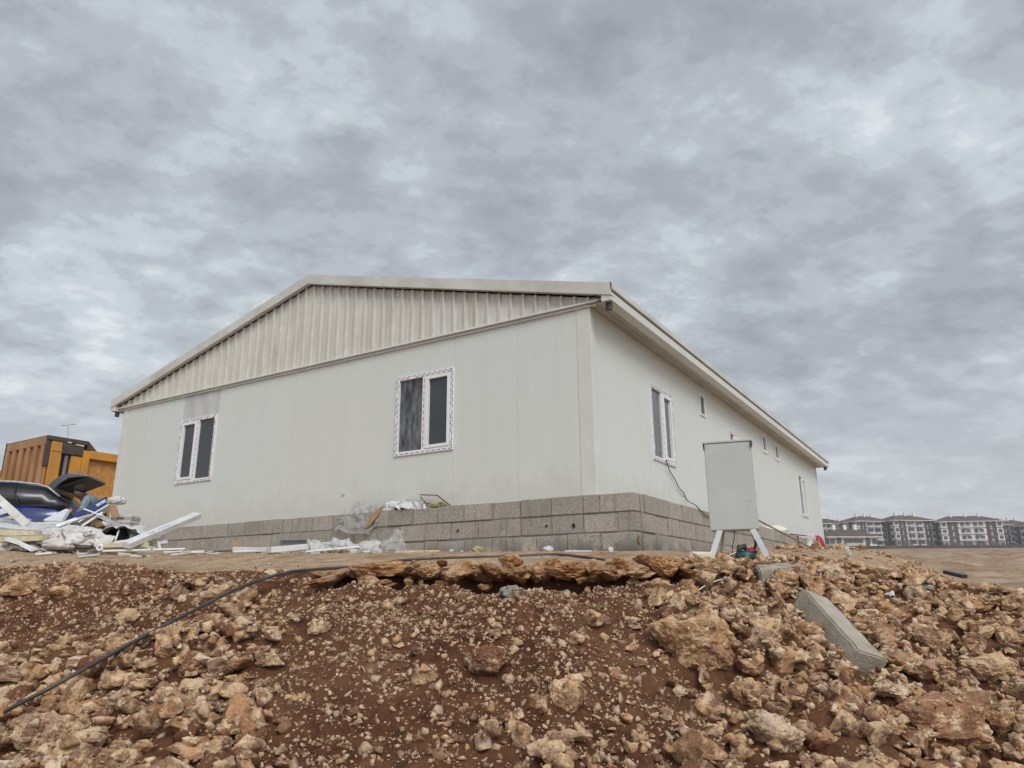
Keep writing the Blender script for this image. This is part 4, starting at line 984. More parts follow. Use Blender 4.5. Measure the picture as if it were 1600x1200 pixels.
m_ = MB(); c1 = [K(.215, .08, zbot+.01), K(.20, .06, zbot-.07), K(.18, .06, zbot-.14), K(.17, .05, zbot-.24)]; m_.tube(dense(c1, 5), .004, 6); m_.build('thin_wire', M['black'], cab)
wp = [K(.17, .03, zbot-.235)]+[hit(x, y)+Vector((0, 0, .03)) for x, y in ((1143, 893), (1141, 908), (1120, 916), (1100, 924), (1086, 937))]
m_ = MB(); m_.tube(dense(wp, 6), .0045, 6); m_.build('pale_cable', M['pvc'], smooth=True, label='thin whitish cable trailing from under the grey cabinet down the rubble', cat='cable')
m_ = MB(); m_.hexa([K(cw-.10, -.0015, zbot+.255), K(cw-.005, -.0015, zbot+.262), K(cw-.005, .001, zbot+.262), K(cw-.10, .001, zbot+.255), K(cw-.10, -.0015, zbot+.2575), K(cw-.005, -.0015, zbot+.2645), K(cw-.005, .001, zbot+.2645), K(cw-.10, .001, zbot+.2575)]); m_.build('scratch_mark', M['steel'], cab)
# things lying round the cabinet
def onpad(px, Y, lift=0):
    q = at(px, 880, Y); q.z = gz(q.x, q.y)+lift; return q
def rbox(name, c, L, W, H, ang, m, label, cat, bev=.01, tilt=(0, 0), parent=None, group=None):
    R_ = Matrix.Rotation(ang, 3, 'Z') @ Matrix.Rotation(tilt[0], 3, 'X') @ Matrix.Rotation(tilt[1], 3, 'Y'); mb = MB()
    mb.hexa([Vector(c)+R_@Vector((x*L/2, y*W/2, z)) for z in (0, H) for x, y in ((-1, -1), (1, -1), (1, 1), (-1, 1))])
    return mb.build(name, m, parent, bevel=bev, seg=2, label=label, cat=cat, group=group)
rbox('foam_block', onpad(1096, 6.45, -.005), .205, .12, .085, .05, M['polysty'], 'off-white block of foam lying at the left foot of the grey cabinet', 'foam block', .012, (.05, .03))
tl = onpad(1168, 6.75); tool = empty('power_tool', tl, 'green and red power tool lying under the grey cabinet', 'power tool')
m_ = MB(); m_.tube([tl+Vector((-.09, 0, .045)), tl+Vector((.02, 0, .05)), tl+Vector((.07, 0, .045))], [.045, .05, .03], 12); m_.build('motor_housing', M['teal'], tool, smooth=True)
m_ = MB(); m_.tube([tl+Vector((-.02, .01, .085)), tl+Vector((.06, .0, .095)), tl+Vector((.085, 0, .075))], [.022, .03, .024], 10); m_.build('handle', M['redbag'], tool, smooth=True)
m_ = MB(); m_.tube([tl+Vector((-.075, -.01, .06)), tl+Vector((-.06, 0, .125)), tl+Vector((0, 0, .13))], .026, 10); m_.build('guard', M['darkplastic'], tool, smooth=True)
sp = MB(); o = tl+Vector((-.2, -.02, .06)); sp.tube([o+Vector((0, 0, -.02)), o+Vector((.16, .02, .04))], .005, 6); sp.build('metal_rod', M['steel'], label='thin metal rod leaning beside the power tool under the cabinet, the lower one', cat='rod')
sp = MB(); sp.tube([o+Vector((.0, 0, .06)), o+Vector((.16, .02, .015))], .005, 6); sp.build('metal_rod', M['steel'], label='thin metal rod leaning beside the power tool under the cabinet, the upper one', cat='rod')

def P3(px, py, Y): return at(px, py, Y)
def stick(name, a, b, r, m, label, cat, flat=None, group=None, up=(0, 0, 1)):
    a, b = P3(*a), P3(*b); mb = MB()
    if flat: mb.beam(a, b, flat[0], flat[1], up)
    else: mb.tube([a, b], r, 8)
    return mb.build(name, m, bevel=.0015 if flat else 0, label=label, cat=cat, group=group)
# on and in front of the side blocks
bt = Bp(-.30, 3.5, .957)
stick('wooden_lath', (1185, 813, 9.6), (1281, 863, 12.2), .012, M['wood'], 'long thin lath leaning along the side blocks right of the grey cabinet', 'lath')
q = planeP(1196, 828, 's', .33); rbox('white_offcut', q+Vector((0, 0, -.02)), .5, .16, .03, radians(58), M['white'], 'white panel offcut lying on the side blocks just right of the cabinet', 'board', .004, (.25, .05))
q = planeP(1213, 828, 's', .33); rbox('foam_offcut', q+Vector((0, 0, .0)), .45, .22, .035, radians(40), M['polysty'], 'white foam offcut tilted up on the side blocks right of the cabinet', 'board', .004, (.5, -.15))
ts = planeP(1249, 862, 's', .75); ts.z = gz(ts.x, ts.y); stl = empty('wire_stand', ts, 'thin rusty T-shaped stand by the far side blocks', 'stand')
hh = planeP(1249, 838, 's', .75).z-ts.z
m_ = MB(); m_.tube([ts, ts+Vector((.0, 0, hh))], .012, 6); m_.build('post', M['rust'], stl)
m_ = MB(); m_.beam(ts+Vector((-.14, -.02, hh+.03)), ts+Vector((.16, .02, hh)), .06, .012); m_.build('cross_bar', M['rust'], stl)

# ------------------------------------------------------------------ crumpled sheets and bags
def sheet(name, corners, nu, nv, amp, m, label, cat, seed=0, th=.003, freq=5., sag=0, group=None, parent=None):
    a, b, c, d = [Vector(q) for q in corners]; vs = []; nrm = ((b-a).cross(d-a)).normalized()
    U_, V_ = np.meshgrid(np.linspace(0, 1, nu), np.linspace(0, 1, nv)); n = U_.size
    A = [np.array(q) for q in (a, b, c, d)]
    P = (A[0][None, None]*((1-U_)*(1-V_))[..., None]+A[1]*(U_*(1-V_))[..., None]+A[2]*(U_*V_)[..., None]+A[3]*((1-U_)*V_)[..., None])
    rd = 1-np.abs(fbm(P[..., 0]*freq+seed, P[..., 1]*freq, P[..., 2]*freq, o=4, s=seed, rough=.6))
    dsp = (rd-.7)*amp; P = P+np.array(nrm)*dsp[..., None]
    for ax in range(3): P[..., ax] += amp*.35*fbm(P[..., 0]*freq*1.3+ax*7, P[..., 1]*freq, P[..., 2]*freq*1.3, o=3, s=seed+50+ax)
    P[..., 2] -= sag*(1-(2*U_-1)**2)
    mb = MB(); mb.v = [Vector(p) for p in P.reshape(-1, 3)]
    mb.f = [(j*nu+i, j*nu+i+1, (j+1)*nu+i+1, (j+1)*nu+i) for j in range(nv-1) for i in range(nu-1)]
    o = mb.build(name, m, parent, smooth=True, label=label, cat=cat, group=group)
    md = o.modifiers.new('thickness', 'SOLIDIFY'); md.thickness = th; return o
def bag(name, c, r, m, label, cat, seed=0, amp=.25, freq=3., flat=-.75, parent=None, sub=4):
    D, Fc = ICO[sub]; v = D.copy(); n = 1-np.abs(fbm(v[:, 0]*freq+seed, v[:, 1]*freq, v[:, 2]*freq, o=4, s=seed, rough=.62)); v = v*(1+amp*(n-.6))[:, None]
    v[:, 2] = np.maximum(v[:, 2], flat); mb = MB(); mb.v = [Vector(c)+Vector(p*np.array(r)) for p in v]; mb.f = [tuple(int(t) for t in f) for f in Fc]
    return mb.build(name, m, parent, smooth=True, label=label, cat=cat)
q = planeP(1279, 858, 's', .9); bag('red_bag', q+Vector((0, 0, .05)), (.11, .10, .20), M['redbag'], 'red packaging bag standing at the far end of the side blocks', 'bag', 3)
q = planeP(1274, 857, 's', .95); sheet('foil_wrapper', [q+Vector(t) for t in ((-.12, 0, -.1), (.0, 0, -.1), (.06, .05, .3), (-.1, .05, .28))], 12, 14, .08, M['film'], 'silvery wrapper leaning against the left of the red bag', 'wrapper', 5)
q = hit(1364, 876, 4, 9); bag('red_blue_bag', q+Vector((-.02, .25, .05)), (.05, .05, .04), M['redbag'], 'small crumpled red bag on top of the rubble mound, left of a pale blue one', 'bag', 8)
bag('blue_bag', q+Vector((.07, .22, .02)), (.04, .04, .035), M['bluebag'], 'small crumpled pale blue bag on top of the rubble mound', 'bag', 9)
p_ = at(1327, 862, 7.0); sheet('paper_scrap', [p_+Vector(t) for t in ((-.05, 0, .035), (-.01, 0, .055), (.055, .06, -.02), (.02, .05, -.045))], 8, 8, .02, M['white'], 'small curled white paper scrap on the crest of the rubble mound', 'paper', 2)
q = hit(1450, 922, 4, 9); bag('grey_wrapper', q+Vector((0, 0, .02)), (.05, .03, .03), M['steel'], 'small blue-grey crumpled wrapper in the upper right rubble', 'wrapper', 12)
q = hit(1385, 935, 4, 9); sheet('white_rag', [q+Vector(t) for t in ((-.09, 0, .03), (.07, .0, .0), (.08, .05, .04), (-.08, .05, .06))], 14, 8, .05, M['cloth'], 'torn white rag caught in the upper right rubble', 'rag', 14)
q = hit(1485, 894, 4, 9); a_ = at(1477, 892, 6.9); b_ = at(1507, 899, 6.7); mb = MB(); mb.beam(a_+Vector((0, 0, -.01)), b_+Vector((0, 0, -.01)), .06, .03); mb.build('dark_board', M['darkplastic'], label='dark board lying on the skyline of the rubble at the right', cat='board')
if False: pass
for i, (a, b) in enumerate((((1545, 927), (1582, 923)), ((1392, 899), (1425, 901)))):
    ya = hit(*a, 4, 9).y-.06; mb = MB(); mb.tube([at(*a, ya), at(*b, ya-.03)], .005, 6); mb.build('twig', M['wood'], label=('thin pale stick on the rubble near the right edge', 'thin brown stick on the rubble left of the dark board')[i], cat='stick')

# rubbish on top of the front blocks
def fpl(px, py, off): return planeP(px, py, 'f', off)
sheet('hanging_film', [fpl(540, 800, .10), fpl(604, 797, .12), fpl(577, 836, .22), fpl(520, 830, .22)], 34, 26, .07, M['clear'], 'clear plastic film draped over the front blocks', 'plastic film', 21, .002, 4)
sheet('upper_film', [fpl(553, 785, .03), fpl(590, 783, .05), fpl(580, 812, .16), fpl(528, 812, .14)], 24, 18, .05, M['clear'], 'wisp of clear film standing up against the wall beside the cardboard flap', 'plastic film', 23, .002, 5)
cb = sheet('cardboard_flap', [fpl(582, 797, .12), fpl(601, 789, .10), fpl(578, 822, .24), fpl(569, 826, .25)], 12, 10, .03, M['card'], 'bent brown cardboard flap hanging over the front blocks', 'cardboard', 24, .006, 2)
sheet('white_fabric', [fpl(600, 788, .03), fpl(664, 785, .02), fpl(668, 797, .14), fpl(597, 797, .14)], 40, 14, .10, M['cloth'], 'crumpled white cloth lying on the front blocks right of the cardboard', 'cloth', 25, .004, 6)
bag('cloth_bundle', fpl(615, 790, .06), (.12, .06, .05), M['cloth'], 'rolled bundle of white fabric on the left end of the crumpled cloth', 'cloth', 26, .5, 4)
fr = MB()
for a, b in (((656, 773), (683, 774)), ((683, 774), (705, 791)), ((657, 776), (668, 790)), ((664, 786), (690, 786))): fr.beam(fpl(*a, .08), fpl(*b, .11), .012, .012, up=-Vector(vb))
fr.build('bent_bracket', M['rust'], label='bent metal frame lying on the front blocks below the middle window', cat='bracket')
bag('yellow_foam_scrap', fpl(684, 789, .08), (.10, .05, .04), M['yellowrag'], 'yellowish foam scrap inside the bent metal frame', 'scrap', 27, .5, 3)
stick('grey_strip', (633, 781, 8.95), (676, 782, 8.75), 0, M['steel'], 'thin grey strip lying behind the white cloth on the blocks', 'strip', (.02, .01))

# ------------------------------------------------------------------ rubbish on the ground in front of the wall
def G(px, Y, lift=0.): return onpad(px, Y, lift)
YB = 8.3
def gb(name, x0, x1, Y0, Y1, z0, z1, wd, th, m, label, cat, group=None):
    a, b = G(x0, Y0, z0), G(x1, Y1, z1); mb = MB(); mb.beam(a, b, wd, th); return mb.build(name, m, bevel=.003, label=label, cat=cat, group=group)
gb('wrapped_profile', 367, 424, 8.5, 8.3, .05, .035, .12, .05, M['white'], 'white wrapped profile lying left of the longer one before the wall', 'profile')
o = gb('wrapped_profile', 418, 517, 7.7, 8.2, .04, .095, .12, .06, M['white'], 'longest white wrapped profile lying on the ground before the wall', 'profile')
gb('plastic_profile', 364, 400, 8.1, 8.0, .02, .03, .03, .02, M['pvc'], 'short thin white strip at the left end of the wrapped profiles', 'strip')
gb('plastic_profile', 530, 594, 8.0, 8.1, .05, .105, .05, .035, M['foam'], 'cream plastic profile propped on the films before the wall', 'strip')
gb('plastic_profile', 522, 560, 7.7, 8.0, .04, .02, .05, .02, M['foam'], 'short cream profile flat on the ground under the films', 'strip')
gb('plastic_profile', 505, 590, 7.9, 7.6, .10, .02, .02, .015, M['steel'], 'thin grey angle crossing under the cream profile', 'strip')
gb('plastic_profile', 478, 560, 7.8, 7.7, .02, .06, .04, .02, M['pvc'], 'white flat strip between the longest wrapped profile and the films', 'strip')
gb('plastic_profile', 618, 686, 7.5, 7.4, .012, .012, .045, .022, M['foam'], 'straight cream strip lying alone on the ground below the middle window', 'strip')
gb('plastic_profile', 884, 925, 6.95, 6.85, .01, .008, .03, .012, M['pvc'], 'small white strip on the ground near the plinth corner', 'strip')
gb('plastic_profile', 290, 316, 8.9, 8.8, .02, .02, .04, .03, M['pvc'], 'stub of white profile between the heap and the wrapped profiles', 'strip')
ch = MB(); a, b = G(432, 8.7, .05), G(484, 8.5, .05)
for dz, dd, w_, t_ in ((0, 0, .10, .004), (.05, .05, .004, .10), (.10, 0, .10, .004)):
    ch.beam(a+Vector((0, dd, dz)), b+Vector((0, dd, dz)), w_, t_)
ch.build('sheet_metal_channel', mat('bluish grey sheet', (.33, .37, .38), .4), label='grey-blue sheet metal channel leaning behind the wrapped profiles', cat='channel')
sheet('cardboard_scrap', [G(358, 8.9, .16), G(366, 8.9, .15), G(392, 8.75, .0), G(366, 8.8, .0)], 10, 8, .02, M['card'], 'pointed scrap of cardboard leaning at the foot of the wall', 'cardboard', 31, .005, 3)
sheet('ground_film', [G(486, 7.7, .02), G(530, 7.8, .03), G(545, 8.1, .12), G(478, 8.2, .14)], 34, 24, .09, M['film'], 'milky plastic film heaped between the white profiles', 'plastic film', 32, .002, 6)
sheet('ground_film', [G(545, 7.6, .0), G(598, 7.6, .0), G(590, 8.0, .12), G(540, 8.0, .10)], 34, 24, .08, M['film'], 'milky plastic film under the propped cream profile', 'plastic film', 33, .002, 6)
sheet('standing_film', [G(585, 8.1, .02), G(632, 7.9, .02), G(626, 8.2, .26), G(606, 8.2, .24)], 30, 24, .06, M['clear'], 'clear plastic film standing up before the blocks', 'plastic film', 34, .002, 5)
bag('white_rag', G(705, 7.3, .02), (.02, .02, .015), M['cloth'], 'tiny white scrap on the ground right of the lone cream strip', 'rag', 35, sub=3)
bag('yellow_bag', G(746, 7.3, .02), (.055, .04, .035), M['yellowrag'], 'crumpled yellow packet on the ground against the blocks', 'packet', 36, .6, sub=3)
bag('white_rag', G(857, 7.05, .02), (.04, .03, .03), M['cloth'], 'small white knotted rag on the ground at the foot of the blocks', 'rag', 37, .8, 2., sub=3)
bag('white_rag', G(955, 6.7, .02), (.022, .02, .03), M['cloth'], 'small upright white scrap just left of the plinth corner', 'rag', 38, .6, sub=3)

# ------------------------------------------------------------------ big heap of offcuts at the left
def hb(name, a, b, wd, th, m, label, cat, up=(0, 0, 1), bev=.004): 
    mb = MB(); mb.beam(P3(*a), P3(*b), wd, th, up); return mb.build(name, m, bevel=bev, label=label, cat=cat)
def hp4(name, pts, th, m, label, cat, bev=.004, kids=()):
    p = [P3(*q) for q in pts]; n = (p[1]-p[0]).cross(p[3]-p[0]).normalized(); mb = MB(); mb.plate(p, n, th); return mb.build(name, m, bevel=bev, label=label, cat=cat)
hb('long_board', (-22, 762, 10.2), (42, 820, 9.4), .10, .035, M['whitedirty'], 'pale board sloping down from the left edge across the blue car', 'board', (0, -1, .6))
hp4('white_sheet', ((-40, 820, 9.4), (62, 831, 8.9), (128, 823, 9.9), (-10, 812, 10.4)), .012, M['white'], 'flat white sheet lying on the foam panels at the left of the heap', 'panel')
def sandwich(name, a, b, wd, th, label):
    a, b = P3(*a), P3(*b); r = empty(name, (a+b)/2, label, 'foam panel'); mb = MB(); mb.beam(a, b, wd, th); mb.build('foam_core', M['foam'], r, bevel=.006)
    mb = MB(); mb.beam(a+Vector((0, 0, th/2+.003)), b+Vector((0, 0, th/2+.003)), wd+.01, .005); mb.build('metal_skin', M['white'], r)
sandwich('sandwich_panel', (-60, 830, 9.1), (80, 836, 8.9), .55, .075, 'upper sandwich panel offcut with a cream foam edge under the white sheet')
sandwich('sandwich_panel', (15, 845, 8.7), (84, 842, 8.7), .45, .07, 'shorter sandwich panel offcut with a cream foam edge, lower in the heap')
hp4('window_panel', ((68, 815, 9.3), (97, 817, 9.3), (108, 799, 9.7), (103, 798, 9.7)), .03, M['white'], 'white trapezoid panel propped upright against the blue car', 'panel')
hb('panel_edge_strip', (60, 818, 9.15), (110, 818, 9.1), .03, .03, M['whitedirty'], 'white strip at the foot of the propped trapezoid panel', 'strip')
hb('panel_edge_strip', (97, 818, 9.2), (110, 797, 9.6), .03, .02, M['steel'], 'grey strip along the right edge of the propped trapezoid panel', 'strip', (0, -1, 0))
hb('plastic_tube', (88, 823, 9.0), (121, 811, 9.3), .07, .05, M['pvc'], 'thick white tube lying over the sack at the left heap', 'tube', bev=.02)
hb('plastic_strip', (110, 815, 9.2), (142, 805, 9.5), .05, .03, M['whitedirty'], 'white strip between the tube and the navy carton', 'strip')
hb('plastic_strip', (128, 822, 9.0), (160, 801, 9.3), .03, .02, M['pvc'], 'thin white strip running up under the navy carton', 'strip')
hb('plastic_strip', (131, 795, 9.3), (160, 806, 9.1), .025, .015, M['pvc'], 'thin white strip crossing in front of the navy carton', 'strip')
r_ = empty('navy_carton', P3(148, 800, 9.6), 'long navy blue printed carton leaning up over the heap', 'carton')
a, b = P3(119, 814, 9.5), P3(171, 784, 9.7); mb = MB(); mb.beam(a, b, .12, .13, (0, -1, .3)); mb.build('carton_body', M['navy'], r_, bevel=.004)
d_ = (b-a).normalized(); upv = Vector((0, -1, .3)); sd = d_.cross(upv).normalized(); nn = sd.cross(d_).normalized()
for i, t in enumerate((.66, .70, .74, .80, .84, .88)):
    mb = MB(); c = a.lerp(b, t)+nn*(.0665); mb.beam(c-sd*.022, c+sd*.022, .014, .002, nn); mb.beam(c-sd*.022+d_*.012, c+sd*.0+d_*.012, .008, .002, nn); mb.build('printed_letter', M['print'], r_)
mb = MB(); mb.beam(a-sd*-.075, b-sd*-.075, .02, .12, (0, -1, .3)); mb.build('white_carton_side', M['white'], r_)
sheet('open_cardboard_box', [P3(132, 838, 9.2), P3(184, 838, 9.2), P3(181, 822, 9.5), P3(146, 808, 9.6)], 12, 10, .02, M['cardshade'], 'open brown cardboard box inside the heap, its shaded inside painted dark', 'cardboard box', 41, .01, 2)
hp4('grey_sheet', ((150, 806, 9.1), (158, 803, 9.2), (192, 820, 9.3), (188, 824, 9.1)), .01, M['steel'], 'narrow grey sheet sloping down to the right over the open box', 'sheet')
sheet('cardboard_flap', [P3(171, 788, 9.3), P3(181, 787, 9.3), P3(188, 808, 9.2), P3(175, 811, 9.2)], 8, 10, .02, M['card'], 'brown cardboard flap hanging below the white cloth at the top of the heap', 'cardboard', 42, .006, 2)
bag('white_cloth', P3(182, 783, 9.4), (.11, .08, .055), M['cloth'], 'bluish white cloth crumpled over the top end of the navy carton', 'cloth', 43, .5)
r_ = empty('paper_stack', G(194, 9.6), 'grey stack of flat cartons with red print against the wall corner', 'cartons')
for k in range(4):
    z = P3(194, 822-k*4.2, 9.6).z; c = P3(194+k*.6, 822, 9.6); mb = MB(); 
    mb.box((c.x-.125+.01*(k % 2), 9.5, z), (c.x+.12, 9.75, z+.032)); mb.build('flat_carton', M['whitedirty'] if k % 2 else M['steel'], r_, bevel=.003)
mb = MB(); c = P3(187, 811, 9.5); mb.box((c.x-.05, 9.496, c.z), (c.x+.05, 9.499, c.z+.018)); mb.build('red_print', M['redbag'], r_)
sk = empty('woven_sack', G(120, 8.6), 'bulging white woven sack with dark lettering at the front of the heap', 'sack')
bag('sack_body', P3(122, 842, 8.7), (.28, .2, .14), M['sack'], None, None, 44, .30, 1.4, parent=sk, sub=5)
bag('sack_fold', P3(92, 851, 8.5), (.17, .14, .075), M['sack'], None, None, 45, .35, 1.6, parent=sk, sub=4)
def text(s, loc, size, rot, m, parent, name='lettering'):
    cu_ = bpy.data.curves.new(name, 'FONT'); cu_.body = s; cu_.size = size; cu_.extrude = .001; tmp = bpy.data.objects.new(name, cu_); COL.objects.link(tmp)
    dg = bpy.context.evaluated_depsgraph_get(); me = bpy.data.meshes.new_from_object(tmp.evaluated_get(dg)); bpy.data.objects.remove(tmp)
    o = obj_from(name, me, m, parent); o.location = Vector(loc)-(wpos(parent)); o.rotation_euler = rot; return o
text('CZ', P3(129, 840, 8.44), .085, (radians(80), radians(-12), 0), M['tape_dark'], sk)
text('R', P3(88, 840, 8.40), .05, (radians(75), radians(20), 0), M['redbag'], sk)
mb = MB(); mb.beam(P3(96, 832, 8.45), P3(102, 841, 8.42), .02, .004, (0, -1, .3)); mb.build('printed_stripe', M['seam'], sk)
sheet('heap_film', [P3(20, 858, 8.5), P3(150, 861, 8.5), P3(150, 846, 8.9), P3(40, 842, 8.9)], 50, 20, .12, M['film'], 'dusty translucent film spread under the woven sack', 'plastic film', 46, .002, 5)
sheet('heap_film', [P3(-40, 861, 8.5), P3(70, 860, 8.4), P3(30, 842, 8.8), P3(-40, 840, 9.0)], 44, 20, .13, M['sack'], 'white plastic sheeting at the far left foot of the heap', 'plastic film', 47, .003, 4)
sheet('film_edge', [P3(5, 842, 8.45), P3(14, 839, 8.45), P3(60, 858, 8.35), P3(48, 861, 8.35)], 24, 8, .05, M['white'], 'white folded strip of sheeting sloping down in the left sheeting', 'plastic sheet', 48, .004, 4)
# arched white sheet with a dark tub under it
tb = P3(185, 838, 9.0); tub = empty('black_tub', tb, 'black tub lying on its side under the arched white sheet', 'tub')
mb = MB(); mb.tube([tb+Vector((-.06, -.1, 0)), tb+Vector((.06, .25, 0))], [.115, .09], 20, cap=False); mb.build('tub_wall', M['black'], tub, smooth=True)
mb = MB(); mb.tube([tb+Vector((.04, .2, 0)), tb+Vector((.06, .25, 0))], [.09, .085], 20); mb.build('tub_bottom', M['black'], tub)
vs = []; nu = 22
ar = MB(); ca_ = P3(190, 843, 8.95); r1, r2 = .30, .15
for j in range(8):
    for i in range(nu):
        t = pi*(1-i/(nu-1)); vs.append(ca_+Vector((r1*cos(t)+.05*j*.1, -.12+j*.06, r2*max(sin(t), 0)*(1+.12*sin(i*1.7+j))+.012*sin(i*2.9+j*1.3)+.02*(j/8))))
ar.add(vs, [(j*nu+i, j*nu+i+1, (j+1)*nu+i+1, (j+1)*nu+i) for j in range(7) for i in range(nu-1)])
o = ar.build('arched_sheet', M['cloth'], smooth=True, label='white sheet bent into an arch over the black tub', cat='sheet'); md = o.modifiers.new('thickness', 'SOLIDIFY'); md.thickness = .006
bag('film_lump', P3(219, 831, 9.1), (.14, .10, .075), M['film'], 'lump of translucent film at the right end of the arched sheet', 'plastic film', 49, .6)
hb('strut', (180, 845, 8.8), (186, 828, 8.9), .02, .012, M['pvc'], 'short white strip standing in the mouth of the arched sheet', 'strip', (0, -1, 0))
pf = empty('packaged_profile', P3(250, 828, 8.8), 'long white packaged profile with blue-grey print sticking up over the blocks', 'profile')
a, b = P3(197, 852, 8.4), P3(309, 805, 9.6); mb = MB(); mb.beam(a, b, .10, .075, (0, -1, .5)); mb.build('carton_body', M['white'], pf, bevel=.006)
d_ = (b-a).normalized(); upv = Vector((0, -1, .5)); sd = d_.cross(upv).normalized(); nn = sd.cross(d_).normalized()
for i in range(14):
    if i in (4, 9): continue
    t = .27+i*.022; c = a.lerp(b, t)+nn*.0385+sd*.018; mb = MB(); mb.beam(c, c+d_*.016, .016+.006*(i % 3), .0015, nn); mb.build('printed_letter', M['print'] if i % 2 else M['tape_dark'], pf)
mb = MB(); mb.beam(b-d_*.02, b+d_*.004, .085, .06, upv); mb.build('open_end', M['seam'], pf)
hb('cream_profile', (156, 853, 8.5), (233, 851, 8.7), .10, .05, M['foam'], 'cream plastic profile lying flat right of the sack', 'profile')
hb('cream_profile', (190, 846, 8.75), (240, 857, 8.55), .05, .03, M['foam'], 'cream profile slanting down behind the flat one', 'profile')
hb('cream_profile', (160, 861, 8.35), (289, 857.5, 8.7), .03, .02, M['pvc'], 'long thin whitish profile on the ground below the packaged one', 'profile')
hb('cream_profile', (156, 857.5, 8.5), (250, 858.5, 8.8), .04, .02, M['foam'], 'thin cream profile just above the long thin whitish one', 'profile')
hb('upright_offcut', (239, 858, 8.9), (242, 842, 8.9), .04, .03, M['foam'], 'short cream profile stub standing upright below the packaged profile', 'offcut', (0, -1, 0))
hb('upright_offcut', (250, 858, 8.9), (247, 846, 8.9), .03, .02, M['pvc'], 'short white stub standing upright right of the cream one', 'offcut', (0, -1, 0))
hb('upright_offcut', (231, 859, 8.8), (229, 851, 8.8), .03, .02, M['foam'], 'smallest cream stub standing left of the other two', 'offcut', (0, -1, 0))
fl = MB(); 
for t in np.arange(0, 6.2, .5): pass
c = P3(156, 855.5, 8.4); ring = [c+Vector((.03*cos(t), 0, .03*sin(t))) for t in np.linspace(0, 2*pi, 14)]; fl.tube(ring, .013, 8); fl.build('pipe_collar', M['pvc'], smooth=True, label='small white pipe collar at the end of the cream profile', cat='pipe fitting')

# ------------------------------------------------------------------ blue car with open tailgate
CP = mat('dark blue car paint', (.014, .026, .15), .22, spec=.6); CP.node_tree.nodes['Principled BSDF'].inputs['Coat Weight'].default_value = .6
tailp = at(108, 800, 15.2); hd = Vector((-cos(.21), -sin(.21), 0)); lf = Vector((-hd.y, hd.x, 0)); gzz = float(pad(tailp.x, 15.2))
CO = Vector((tailp.x, 15.2, gzz))
car = empty('parked_car', CO+hd*2.2-lf*.9, 'dark blue hatchback with its tailgate open, half behind the heap of offcuts', 'car')
def Tc(x, y, z): return CO+hd*x-lf*(.90-y*1.0)+Vector((0, 0, z))      # y: 0 centre, +.9 side facing the camera
def loft(name, secs, m, parent, smooth=True, closed=True, sub=0):
    n = len(secs[0]); mb = MB(); mb.v = [Tc(*p) for s_ in secs for p in s_]; k = len(secs)
    for i in range(k-1):
        for j in range(n if closed else n-1): mb.f.append((i*n+j, i*n+(j+1) % n, (i+1)*n+(j+1) % n, (i+1)*n+j))
    mb.f.append(tuple(range(n))); mb.f.append(tuple((k-1)*n+j for j in range(n)))
    o = mb.build(name, m, parent, smooth=smooth); 
    if sub: md = o.modifiers.new('s', 'SUBSURF'); md.levels = sub; md.render_levels = sub
    return o
body = []
for x, zb, zt, hw in ((0, .42, .82, .70), (.05, .30, .93, .80), (.3, .25, .98, .87), (.8, .22, .97, .90), (1.6, .22, .95, .91), (2.6, .22, .93, .91), (3.2, .22, .92, .90), (3.8, .24, .86, .88), (4.25, .28, .76, .80), (4.4, .36, .62, .66)):
    zm = zb+(zt-zb)*.62
    body.append([(x, -hw*.86, zb), (x, -hw, zb+.1), (x, -hw*1.0, zm), (x, -hw*.95, zt), (x, 0, zt+.01), (x, hw*.95, zt), (x, hw, zm), (x, hw, zb+.1), (x, hw*.86, zb)])
bo = loft('body', body, CP, car)
gh = []
for x, zt, hwt, zb in ((.10, .99, .80, .90), (.35, 1.17, .70, .92), (.62, 1.37, .64, .93), (1.2, 1.43, .63, .93), (2.0, 1.44, .62, .93), (2.5, 1.40, .61, .92), (2.95, 1.15, .68, .92), (3.35, .94, .76, .90)):
    gh.append([(x, -.86, zb), (x, -hwt, zt), (x, 0, zt+.03), (x, hwt, zt), (x, .86, zb)])
gho = loft('side_windows', gh, M['carglass'], car)
rfm = MB(); 
roofs = []
for x, z, hwt in ((.50, 1.325, .62), (.62, 1.395, .635), (1.2, 1.455, .635), (2.0, 1.465, .625), (2.5, 1.425, .60)):
    roofs.append([(x, -hwt, z-.03), (x, -hwt*.8, z+.02), (x, 0, z+.035), (x, hwt*.8, z+.02), (x, hwt, z-.03), (x, 0, z-.04)])
loft('roof', roofs, CP, car)
def side_strip(name, pts, r, m, y=.655): 
    mb = MB(); mb.tube([Tc(x, yy, z) for x, yy, z in pts], r, 6); return mb.build(name, m, car, smooth=True)
side_strip('roof_rail', [(.30, .70, 1.17), (.55, .665, 1.36), (.75, .655, 1.42), (1.2, .655, 1.465), (2.0, .645, 1.475), (2.5, .62, 1.43)], .022, M['steel'])
side_strip('door_pillar', [(.95, .868, .94), (1.12, .76, 1.20), (1.18, .655, 1.42)], .02, M['black'])
side_strip('window_sill_trim', [(.12, .83, .965), (.8, .862, .955), (2.0, .872, .94), (3.2, .85, .92)], .010, M['black'])
side_strip('door_gap', [(.93, .866, .94), (.90, .905, .75), (.98, .90, .45)], .004, M['black'])
mb = MB(); mb.beam(Tc(1.10, .915, .80), Tc(1.32, .915, .80), .02, .03); mb.build('door_handle', M['black'], car, bevel=.006)
for x in (.78, 3.5):
    for sy_ in (1, -1):
        mb = MB(); mb.tube([Tc(x, sy_*.915, .32), Tc(x, sy_*.70, .32)], .32, 28); tyre = mb.build('wheel', M['black'], car, bevel=.02)
        mb = MB(); mb.tube([Tc(x, sy_*.925, .32), Tc(x, sy_*.912, .32)], .20, 24); mb.build('rim', M['steel'], tyre)
